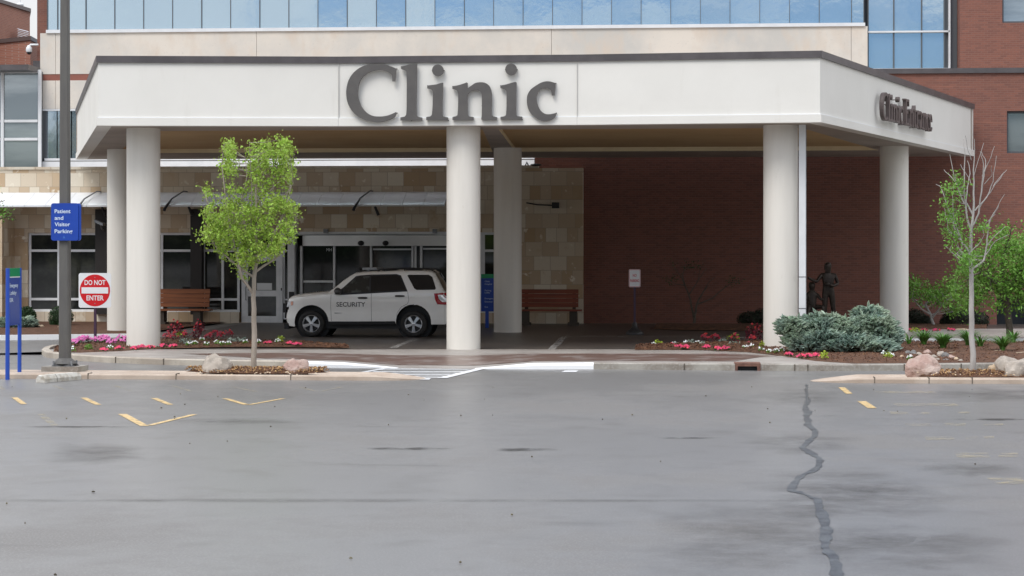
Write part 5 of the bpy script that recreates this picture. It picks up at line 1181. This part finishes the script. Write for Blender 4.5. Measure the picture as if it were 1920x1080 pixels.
# ---------------------------------------------------------------- vegetation
def inpoly(x, y, pl):
    c = False; n = len(pl)
    for i in range(n):
        x1, y1 = pl[i]; x2, y2 = pl[(i+1)%n]
        if (y1 > y) != (y2 > y) and x < (x2-x1)*(y-y1)/(y2-y1)+x1: c = not c
    return c
def tree_px(name, label, cat, Y, trunk, branches, polys, ncl, nleaf, lsize, depth, wood, leafm, seed, group=None, spread=.085, twig=True, minr=.004):
    """built at its own distance Y: limbs given as (photo x, photo y, radius px, depth offset)"""
    rnd = random.Random(seed); sc = F / tY(trunk[0][0], Y)
    def P_(a): return PX(a[0], a[1], Y) + Vector((0, a[3] if len(a) > 3 else 0, 0))
    b0 = P_(trunk[0]); t_ = thing(name, label, cat, b0, group); q = MB(); nodes = []
    def limb(pts, par=None):
        P = [P_(a) for a in pts]; r_ = [max(a[2]/sc, minr) for a in pts]
        # subdivide with slight wobble
        PP = []; RR = []
        for i in range(len(P)-1):
            for k in range(3):
                s = k/3; p_ = P[i].lerp(P[i+1], s); 
                if k: p_ += Vector((rnd.uniform(-1,1), rnd.uniform(-1,1), 0))*.012*(1+r_[i]*0)
                PP.append(p_); RR.append(r_[i]+(r_[i+1]-r_[i])*s)
        PP.append(P[-1]); RR.append(r_[-1]); q.tube(PP, RR, 7); return PP
    tr_ = limb(trunk)
    for bi, b in enumerate(branches):
        d = rnd.uniform(-1, 1)*depth; n_ = len(b); r0 = b[0][2] if len(b[0]) > 2 else 2.4
        bb = [(a[0], a[1], max(r0*(1-.8*i/(n_-1)), .45), d*(i/(n_-1))**.8) for i, a in enumerate(b)]
        nodes += limb(bb)[3:]
    nodes += tr_[len(tr_)//2:]
    lf = MB()
    for pl, nc in zip(polys, ncl):
        xs = [p_[0] for p_ in pl]; ys = [p_[1] for p_ in pl]; k = 0
        while k < nc:
            x_, y_ = rnd.uniform(min(xs), max(xs)), rnd.uniform(min(ys), max(ys))
            if not inpoly(x_, y_, pl): continue
            k += 1
            w_ = min(1, (max(xs)-min(xs))/2/sc); c_ = PX(x_, y_, Y) + Vector((0, rnd.uniform(-1, 1)*depth*1.0, 0))
            c_ = PX(x_, y_, c_.y)
            if twig and nodes:
                nd = min(nodes, key=lambda n__: (n__-c_).length + (0.25 if n__.z > c_.z else 0))
                if (nd-c_).length < 1.2: q.tube([nd, nd.lerp(c_, .5)+Vector((0,0,-.02)), c_], [.006, .004, .003], 4, cap=False)
            cs = spread*rnd.uniform(.6, 1.3)
            for i in range(int(nleaf*rnd.uniform(.5, 1.4))):
                lf.leaf(c_ + Vector((rnd.gauss(0,1)*cs, rnd.gauss(0,1)*cs, rnd.gauss(0,1)*cs*.9)), lsize, (rnd.gauss(0,1), rnd.gauss(0,1)-.3, rnd.gauss(0,.8)+.5), .6, rnd)
    q.build('trunk', wood, t_, smooth=60); lf.build('crown', leafm, t_); return t_
tree_px('young_tree', 'young leafy green tree with pale trunk on the left island between two boulders', 'tree', YI+.62,
    [(476,695,5.6),(477,620,5.0),(475,560,4.4),(479,500,3.8),(481,450,2.8),(479,400,2.2),(482,330,1.2),(484,285,.6)],
    [[(474,550,3),(456,522),(449,480),(440,440),(430,380),(424,310),(430,272)],[(478,500,3),(500,462),(518,420),(533,370),(540,300)],[(478,482,2.6),(460,440),(452,380),(462,330),(458,295)],
     [(480,470,2.6),(495,420),(505,360),(508,300),(523,264)],[(476,520,2.4),(450,500),(415,470),(388,430)],[(479,510,2.4),(520,480),(545,430),(552,400)],[(480,450,2),(485,380),(490,320),(495,268)],
     [(440,440,2),(410,420),(396,380),(386,350)],[(449,480,2),(420,440),(400,400)],[(505,360,1.6),(530,330),(545,290)],[(533,370,1.5),(548,350),(555,345)],[(470,440,1.6),(478,350),(478,270)]],
    [[(429,262),(438,285),(440,325),(452,318),(458,290),(466,300),(476,262),(482,300),(496,258),(502,305),(514,300),(522,252),(529,300),(541,266),(545,320),(547,345),(555,352),(552,385),(562,415),(550,440),(540,455),(524,470),(515,488),(500,493),(486,488),(470,500),(456,532),(447,520),(435,495),(410,470),(395,462),(382,450),(371,428),(390,410),(386,380),(380,343),(395,355),(402,370),(415,350),(410,320),(422,300)],
     [(390,380),(550,380),(555,430),(520,460),(440,470),(385,440)], [(427,264),(435,264),(441,330),(421,330)], [(519,256),(528,254),(545,270),(545,330),(515,330)], [(472,266),(481,264),(484,330),(470,330)], [(493,258),(500,260),(503,320),(490,320)], [(388,425),(556,425),(540,468),(505,492),(470,500),(456,530),(437,497),(400,455)]], [150, 70, 20, 24, 15, 15, 48], 38, .066, .62, M['bark'], M['leaf'], 21, spread=.068)
tree_px('half_bare_tree', 'half-dead young tree with bare grey branches and sparse leaves on the right island', 'tree', YI+.62,
    [(1824,696,5.8),(1822,600,5.0),(1821,530,4.4),(1819,480,3.8),(1821,430,2.8),(1826,380,1.9),(1825,320,1.2),(1827,260,.5)],
    [[(1820,507,2.2),(1845,488),(1850,465),(1853,440),(1856,415),(1865,398)],[(1850,462,1.2),(1862,445),(1882,425)],[(1853,440,1),(1846,418),(1862,402)],
     [(1823,425,2),(1834,400),(1838,360),(1841,310),(1834,285)],[(1824,402,2),(1812,378),(1816,350),(1822,325),(1818,300)],[(1820,435,2.2),(1812,400),(1808,350),(1809,300),(1807,260)],
     [(1828,395,1.5),(1850,370),(1862,340),(1868,292)],[(1838,372,1.4),(1846,330),(1850,302),(1843,284)],[(1836,390,1.2),(1858,360),(1884,322)],[(1842,330,1),(1852,305),(1862,275)],[(1850,428,1.2),(1860,402),(1880,365)],[(1856,412,.8),(1866,395),(1872,378)],
     [(1808,382,1.4),(1795,345),(1783,288)],[(1797,350,1),(1785,330),(1774,317)],[(1817,472,2),(1795,440),(1782,400),(1765,350),(1756,345)],[(1805,460,1.4),(1790,410),(1788,365),(1795,325)],[(1800,450,1),(1776,430),(1772,410)],
     [(1812,478,1.4),(1800,470),(1790,478),(1772,462)],[(1848,478,.9),(1866,452),(1890,440)],[(1825,350,.8),(1815,330),(1802,308)],[(1846,345,.8),(1858,330),(1856,312)],[(1822,470,1),(1838,455),(1846,440),(1842,425)],[(1821,300,.7),(1812,275),(1808,255)],[(1826,330,.7),(1838,290),(1845,268)],[(1862,350,.7),(1878,330),(1890,318)]],
    [[(1748,345),(1758,335),(1765,352),(1775,348),(1786,338),(1792,310),(1800,312),(1803,345),(1806,380),(1803,420),(1815,440),(1822,480),(1820,503),(1800,500),(1783,475),(1772,440),(1764,420),(1772,400),(1764,380),(1752,362)],[(1765,390),(1806,390),(1810,470),(1775,445)],[(1835,425),(1848,408),(1853,412),(1840,430)],[(1800,470),(1828,470),(1826,510),(1806,505)]], [44, 14, 4, 9], 30, .056, .35, M['bark_pale'], M['leaf_mid'], 22)
tree_px('garden_tree', 'bushy bright green tree at the right edge in front of the brick wall', 'tree', 53.4,
    [(1894,648,7,0),(1891,600,6.5),(1886,560,6),(1880,520,4)],
    [[(1888,565,4),(1860,530),(1830,510),(1805,520)],[(1887,560,4),(1905,520),(1930,480),(1950,450)],[(1884,540,3),(1875,490),(1885,450),(1890,425)],[(1885,545,3),(1850,510),(1850,465)],[(1890,570,3),(1930,555),(1960,540)],[(1870,540,2),(1840,550),(1815,565)]],
    [[(1790,535),(1800,500),(1830,472),(1850,455),(1875,440),(1888,420),(1896,435),(1905,440),(1935,438),(2010,460),(2010,575),(1930,582),(1905,565),(1880,575),(1860,590),(1840,565),(1820,585),(1790,572)],[(1860,450),(2000,450),(2010,540),(1860,540)]], [230, 90], 44, .085, 1.1, M['bark_dark'], M['leaf_mid'], 23, spread=.16)
tree_px('garden_tree', 'low spreading green tree with grey stems just right of the rear right column', 'tree', 61.5,
    [(1752,616,3),(1745,590,2.6),(1735,570,2.2)],
    [[(1748,596,2),(1765,570),(1790,545)],[(1740,580,2),(1715,560),(1700,540)],[(1745,590,2),(1728,580),(1708,560)],[(1765,570,1.5),(1780,560),(1800,560)]],
    [[(1700,532),(1722,528),(1742,545),(1762,540),(1782,528),(1805,510),(1815,570),(1795,590),(1765,572),(1742,560),(1722,562),(1700,556)]], [75], 34, .085, .7, M['bark_pale'], M['leaf_mid'], 24, spread=.15)
tree_px('ornamental_tree', 'thin bare ornamental tree with few leaves against the dark brick wall', 'tree', 64.3,
    [(1301,612,3),(1302,592,2.6),(1308,566,1.8),(1316,552,1.4),(1326,536,.8)],
    [[(1301,598,2),(1294,560),(1286,540),(1278,520),(1262,497)],[(1287,543,1.3),(1280,515),(1285,495)],[(1292,552,1.2),(1308,528),(1314,500)],[(1308,570,1.4),(1335,560),(1352,545),(1372,530),(1388,530)],[(1316,552,1),(1328,530),(1340,520)],[(1284,535,1),(1265,532),(1250,520)],[(1305,532,.8),(1318,512),(1325,503)]],
    [[(1360,525),(1386,522),(1390,533),(1365,534)],[(1250,494),(1300,492),(1322,500),(1300,505),(1255,502)],[(1247,515),(1280,525),(1255,540)]], [5, 9, 3], 14, .06, .3, M['bark_dark'], M['leaf_dark'], 25, spread=.09)
tree_px('overhanging_tree', 'green leafy branch reaching in at the left edge above the stone pier', 'tree', 60.0,
    [(-60,632,6),(-58,540,5),(-52,460,4),(-40,420,3)], [[(-50,450,3),(-25,418),(2,405),(16,412)],[(-45,430,2.4),(-25,385),(0,375)]],
    [[(-100,360),(-20,350),(-6,395),(16,396),(18,402),(5,412),(-20,420),(-90,440)]], [60], 40, .08, .7, M['bark_dark'], M['leaf_mid'], 26, spread=.12)

def leafy_bush(name, label, lumps, Y, m, core, n, size, seed, group=None, asp=.5, base=.12):
    rnd = random.Random(seed); sc = F/tY(lumps[0][0], Y); c0 = PX(lumps[0][0], lumps[0][1], Y)
    t_ = thing(name, label, 'bush', (c0.x, Y, base), group); q = MB(); lf = MB()
    tot_ = sum(l[2]*l[3] for l in lumps)
    for i, l in enumerate(lumps):
        dy = l[4] if len(l) > 4 else 0; c_ = PX(l[0], l[1], Y+dy); rx, rz = l[2]/sc, l[3]/sc; ry = rx*.75
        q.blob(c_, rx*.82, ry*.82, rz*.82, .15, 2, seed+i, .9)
        for k in range(int(n*l[2]*l[3]/tot_)):
            d = Vector((rnd.gauss(0,1), rnd.gauss(0,1), rnd.gauss(0,1))).normalized(); r_ = rnd.uniform(.82, 1.06)
            lf.leaf(c_ + Vector((d.x*rx, d.y*ry, d.z*rz))*r_, size, d + Vector((rnd.gauss(0,.6), rnd.gauss(0,.6), rnd.gauss(0,.6))), asp, rnd)
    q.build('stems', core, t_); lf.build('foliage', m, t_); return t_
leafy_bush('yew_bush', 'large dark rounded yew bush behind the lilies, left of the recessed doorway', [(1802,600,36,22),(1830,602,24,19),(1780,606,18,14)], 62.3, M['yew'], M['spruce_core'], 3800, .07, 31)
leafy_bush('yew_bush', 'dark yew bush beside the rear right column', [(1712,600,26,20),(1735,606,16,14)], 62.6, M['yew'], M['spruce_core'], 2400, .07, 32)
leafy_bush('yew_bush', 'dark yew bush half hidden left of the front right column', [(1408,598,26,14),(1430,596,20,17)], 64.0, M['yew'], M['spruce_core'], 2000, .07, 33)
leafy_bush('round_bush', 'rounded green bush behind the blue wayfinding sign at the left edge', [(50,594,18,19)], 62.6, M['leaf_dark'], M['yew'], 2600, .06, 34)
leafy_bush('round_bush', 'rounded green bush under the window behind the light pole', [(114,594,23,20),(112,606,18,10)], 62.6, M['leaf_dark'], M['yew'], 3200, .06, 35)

def spruce(label, lumps, Y, n, seed, tl=.11):
    rnd = random.Random(seed); sc = F/tY(lumps[0][0], Y); c0 = PX(lumps[0][0], lumps[0][1], Y)
    t_ = thing('blue_spruce', label, 'bush', (c0.x, Y, .15)); q = MB(); lf = MB(); tot_ = sum(l[2]*l[3] for l in lumps)
    for i, l in enumerate(lumps):
        dy = l[4]; c_ = PX(l[0], l[1], Y+dy); rx, rz = l[2]/sc, l[3]/sc; ry = rx*.7
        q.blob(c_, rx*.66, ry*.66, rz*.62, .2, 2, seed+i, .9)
        for k in range(int(n*l[2]*l[3]/tot_)):
            d = Vector((rnd.gauss(0,1), rnd.gauss(0,1)-.3, rnd.gauss(0,.8)+.25)).normalized(); r_ = rnd.uniform(.72, .98)
            p_ = c_ + Vector((d.x*rx, d.y*ry, d.z*rz))*r_
            ax = (Vector((d.x*1.2, d.y, .16)) + Vector((rnd.gauss(0,.45), rnd.gauss(0,.35)-.2, rnd.uniform(-.02,.25)))).normalized(); L_ = tl*rnd.uniform(.7, 1.4); w_ = tl*.20
            b_ = ax.orthogonal().normalized(); b2 = ax.cross(b_)
            for e_ in (b_, b2, (b_+b2).normalized()):
                lf.add([p_ - e_*w_, p_ + ax*L_*.6 - e_*w_*1.1, p_ + ax*L_, p_ + ax*L_*.6 + e_*w_*1.1, p_ + e_*w_], [[0,1,2,3,4]])
            if rnd.random() < .5:
                for sg_ in (-1, 1):
                    a2 = (ax + b_*sg_*.9).normalized(); lf.add([p_ + ax*L_*.3 - b2*w_*.6, p_ + ax*L_*.3 + a2*L_*.55, p_ + ax*L_*.3 + b2*w_*.6], [[0,1,2]])
    for i in range(14):
        l = rnd.choice(lumps); c_ = PX(l[0], l[1], Y+l[4]); q.tube([(c0.x+rnd.uniform(.1,.9), Y+.1, .12), (c_.x, c_.y, c_.z)], [.03, .012], 6)
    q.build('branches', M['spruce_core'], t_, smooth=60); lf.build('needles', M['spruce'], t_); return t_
spruce('large spreading blue spruce bush in front of the right columns', [(1487,615,28,20,.1),(1500,640,30,18,0),(1540,612,42,24,.2),(1545,636,36,20,-.2),(1590,622,45,26,.1),(1628,590,30,15,.5),(1636,614,42,22,.1),(1655,632,34,24,0),(1600,646,50,16,-.35),(1640,652,42,14,-.3),(1570,652,36,13,-.3),(1515,650,34,12,-.2)], 46.3, 3300, 41, .15)
spruce('low blue spruce bush behind the wayfinding sign at the left edge', [(20,610,24,14,0),(48,608,18,14,0),(-10,612,20,16,0)], 60.5, 900, 42, .13)

# boulders and stones
def rock(name, label, px, py, w_, h_, Y, m, seed, amp=.22, cat='rock', group=None, z=None):
    sc = F/tY(px, Y); c_ = PX(px, py, Y); 
    q = MB(); q.blob((c_.x, Y, c_.z - h_/sc*.25), w_/2/sc, w_/2/sc*.85, h_/sc*.72, amp, 4, seed, .55, freq=1.1)
    o = q.build(name, m, None, origin=(c_.x, Y, c_.z-h_/sc*.5), smooth=28); tag(o, label, cat, group); return o
rock('boulder', 'rounded grey boulder left of the young leafy tree', 409, 686, 58, 46, YI+.55, M['rock_grey'], 51, .16)
rock('boulder', 'pink granite boulder right of the young leafy tree', 556, 688, 46, 34, YI+.5, M['rock_pink'], 52)
rock('boulder', 'large cracked pink boulder left of the half-bare tree', 1732, 686, 60, 40, YI+.6, M['rock_pink'], 57, .2)
rock('boulder', 'angular grey boulder at the right edge of the right island', 1903, 688, 72, 40, YI+.6, M['rock_grey'], 54, .26)
rock('boulder', 'small tan flat rock beside the angular grey boulder', 1868, 691, 34, 20, YI+.85, M['rock_tan'], 55)
rock('boulder', 'tan rock at the foot of the left window, left of the light pole', 73, 619, 30, 17, 60.8, M['rock_tan'], 56)
rock('boulder', 'pale rock partly behind the light pole under the window', 104, 620, 26, 13, 60.8, M['rock_tan'], 58)
rock('edging_stone', 'flat tan edging stone in front of the large yew bush', 1806, 620, 44, 8, 60.3, M['rock_tan'], 59)
rock('edging_stone', 'flat tan edging stone left of the front right column', 1403, 611, 34, 8, 62.8, M['rock_tan'], 60)
st_ = [(1702,661,11,8,'rock_dark'),(1712,662,16,10,'rock_dark'),(1724,665,14,9,'rock_grey'),(1738,660,15,9,'rock_pink'),(1731,668,12,8,'rock_tan'),(1751,669,14,8,'rock_grey'),(1764,664,16,12,'rock_grey'),(1773,667,17,12,'rock_dark'),(1784,670,15,9,'rock_pink'),(1793,673,11,7,'rock_tan'),(1757,674,10,6,'rock_grey'),(1774,675,13,6,'rock_dark'),(1800,676,10,5,'rock_grey'),(1691,669,12,7,'rock_tan')]
ordn = ['first','second','third','fourth','fifth','sixth','seventh','eighth','ninth','tenth','eleventh','twelfth','thirteenth','fourteenth','fifteenth','sixteenth','seventeenth','eighteenth','nineteenth','twentieth']
for i, (a, b, w_, h_, mm) in enumerate(sorted(st_)):
    rock('river_stone', {'rock_dark':'dark grey','rock_grey':'light grey','rock_pink':'pink','rock_tan':'tan'}[mm]+' river stone, '+ordn[i]+' from the left in the pile beside the blue spruce', a, b, w_, h_, 43.6 + (676-b)*.11, M[mm], 70+i, .15, 'stone', 'river stones beside the blue spruce')

# flowers
def flower(kind, px, py, bedname, idx, w_=16):
    rnd = random.Random(idx*7+px); zg = .15; p_ = G(px, py+4, zg); sc = F/p_.length; r_ = w_/2/sc; q = MB()
    fol = {'pink':'leaf_dark','hotpink':'leaf_dark','red':'maroon','white':'leaf_mid','maroon':'maroon','lime':'lime','silver':'silver_leaf','green':'leaf_mid'}[kind]
    flm = {'pink':'pink','hotpink':'hotpink','red':'redflower','white':'white_flower','maroon':'redflower','lime':'lime','silver':'silver_leaf','green':'leaf_mid'}[kind]
    hgt = {'pink':.19,'hotpink':.08,'red':.22,'white':.11,'maroon':.42,'lime':.2,'silver':.15,'green':.16}[kind]
    n1 = {'maroon':60,'silver':70,'lime':70,'green':90}.get(kind, 34)
    for i in range(n1):
        a = rnd.uniform(0, 6.28); rr = r_*math.sqrt(rnd.random()); h_ = hgt*(1-.5*(rr/r_)**2)*rnd.uniform(.15, .9)
        q.leaf((p_.x+rr*math.cos(a), p_.y+rr*math.sin(a), zg+h_), .06 if kind != 'maroon' else .09, (rnd.gauss(0,.7), rnd.gauss(0,.7), .8 if kind != 'maroon' else .1), .5, rnd, 0)
    nf = {'pink':26,'hotpink':16,'red':16,'white':9,'maroon':8,'lime':0,'silver':0,'green':0}[kind]
    for i in range(nf):
        a = rnd.uniform(0, 6.28); rr = r_*math.sqrt(rnd.random())*1.05; h_ = hgt*(1-.45*(rr/r_)**2)*rnd.uniform(.8, 1.08); c_ = Vector((p_.x+rr*math.cos(a), p_.y+rr*math.sin(a), zg+h_))
        nn = Vector((rnd.gauss(0,.3), -.7+rnd.gauss(0,.3), .7)).normalized(); u = nn.orthogonal().normalized(); v_ = nn.cross(u); fr_ = {'white':.022,'pink':.035}.get(kind, .034)
        pts = []
        for k in range(10): rr_ = fr_*(1 if k % 2 == 0 else .55); t = k*.6283; pts.append(c_ + u*rr_*math.cos(t) + v_*rr_*math.sin(t) + nn*(.008 if k % 2 == 0 else 0))
        q.add([c_]+pts, [[0, k+1, (k+1)%10+1] for k in range(10)], 1)
    o = q.build({'pink':'petunia','hotpink':'flower_clump','red':'begonia','white':'white_flower','maroon':'red_foliage_plant','lime':'lime_foliage_plant','silver':'silver_foliage_plant','green':'green_foliage_plant'}[kind], [M[fol], M[flm]], None, origin=(p_.x, p_.y, zg))
    nm = {'pink':'pink petunia clump','hotpink':'low hot pink flower clump','red':'red flower clump with dark leaves','white':'small white flower clump','maroon':'tall dark red foliage plant','lime':'lime green foliage plant','silver':'silvery grey foliage plant','green':'green leafy plant without flowers'}[kind]
    return o, nm, kind, px
FL = {'left bed': [('pink',[137,148,157,166,184,192,200,208,225,235,244],[648,643,641,641,641,639,640,645,640,642,640]),('hotpink',[194,224,253,264,283,306,325,502,543,557],[655,652,652,649,650,648,648,642,643,644]),
  ('white',[137,206,352,365,379,387,407,417,428,460,485,521],[655,652,645,643,637,644,642,644,643,641,641,640]),('lime',[266,338,525],[645,628,639]),('green',[166],[652]),
  ('maroon',[326,334,370,375],[625,628,632,622]),('red',[314,327,349,392,402,414,429],[634,636,632,636,630,634,630]),('silver',[345,353,434,444,457],[640,641,639,639,638])],
 'right bed': [('white',[1226,1266,1285,1308,1397,1409,1427,1442,1456,1465,1657,1671,1706],[647,644,644,643,651,650,655,659,658,657,664,667,672]),('lime',[1234,1374,1429,1545,1664],[647,633,650,669,669]),
  ('red',[1322,1341,1378,1411],[638,638,639,640]),('maroon',[1408,1418],[633,633]),('silver',[1290,1298,1317,1355,1374,1384],[643,643,646,641,646,646]),
  ('hotpink',[1258,1272,1285,1325,1345,1360,1404,1478,1502,1516,1530],[646,649,650,650,653,652,645,664,668,667,666])],
 'far bed': [('hotpink',[1704,1732,1755,1782],[617,618,618,617]),('lime',[1716],[620])]}
idx = 0
for bedn, lst in FL.items():
    for kind, xs, ys in lst:
        srt = sorted(zip(xs, ys)); tot_ = len(srt)
        for i, (a, b) in enumerate(srt):
            idx += 1; w_ = {'white':11,'hotpink':15,'pink':17,'maroon':20,'lime':18,'silver':18}.get(kind, 16)
            if kind == 'lime' and a == 1374: w_ = 26
            o, nm, k_, _ = flower(kind, a, b, bedn, idx, w_)
            where = {'left bed':'in the bed around the front left column','right bed':'in the bed left of the blue spruce','far bed':'along the brick wall at right'}[bedn]
            if bedn == 'right bed' and a > 1600: where = 'in the bed around the blue spruce'
            elif bedn == 'right bed': where = 'in the bed around the blue spruce'
            lab = (nm + ' ' + where) if tot_ == 1 else (ordn[i] + ' ' + nm + ' from the left ' + where)
            tag(o, ' '.join(lab.split()[:16]), 'plant', nm + 's ' + where if tot_ > 1 else None)

# strap-leaved lilies 
def lily(px, py, h_, n, label, seed, sp=.5):
    rnd = random.Random(seed); p_ = G(px, py, .2); q = MB()
    for i in range(n):
        a = rnd.uniform(0, 6.28); d = Vector((math.cos(a), math.sin(a), 0)); s_ = Vector((-d.y, d.x, 0)); H = h_*rnd.uniform(.65, 1.1); o_ = sp*rnd.uniform(.3, 1.1); b0 = p_ + d*.05*rnd.random(); pts = []
        for k in range(6):
            t = k/5; c_ = b0 + d*o_*t**1.8 + Vector((0,0,H*(1.25*t - .45*t*t*(1+o_)) )); w_ = .014*(1-t**2*.95)+.001; pts += [c_ - s_*w_, c_ + s_*w_]
        q.add(pts, [[2*k, 2*k+1, 2*k+3, 2*k+2] for k in range(5)])
    o = q.build('daylily', M['blade'], None, origin=p_); tag(o, label, 'plant', 'strap-leaved lilies in the right bed')
for i, (px, py, h_, n) in enumerate([(1704,646,.42,16),(1733,648,.5,120),(1768,655,.52,150),(1816,650,.55,120),(1838,652,.4,40),(1880,658,.48,110),(1900,642,.4,50)]):
    lily(px, py, h_, n, ordn[i] + ' clump of strap leaved lilies from the left behind the half-bare tree', 80+i)
mb = MB(); rnd = random.Random(9)
for px, py in ((1858,659),(1905,662),(1772,662),(1745,651),(1916,656)):
    a = G(px, py, .2); an = rnd.uniform(-.4, .4); mb.tube([a, a+Vector((.22*math.cos(an), .22*math.sin(an), .03))], [.012, .004], 5)
ob = mb.build('twigs', M['rock_tan']); ob['kind'] = 'stuff'
mb = MB()
for i in range(34):
    a = G(rnd.choice([rnd.uniform(360, 600), rnd.uniform(1710, 1930)]), rnd.uniform(697, 703), .19); mb.leaf(a, .05, (0, -.5, 1), .7, rnd)
ob = mb.build('wood_chips', M['rock_tan']); ob['kind'] = 'stuff'
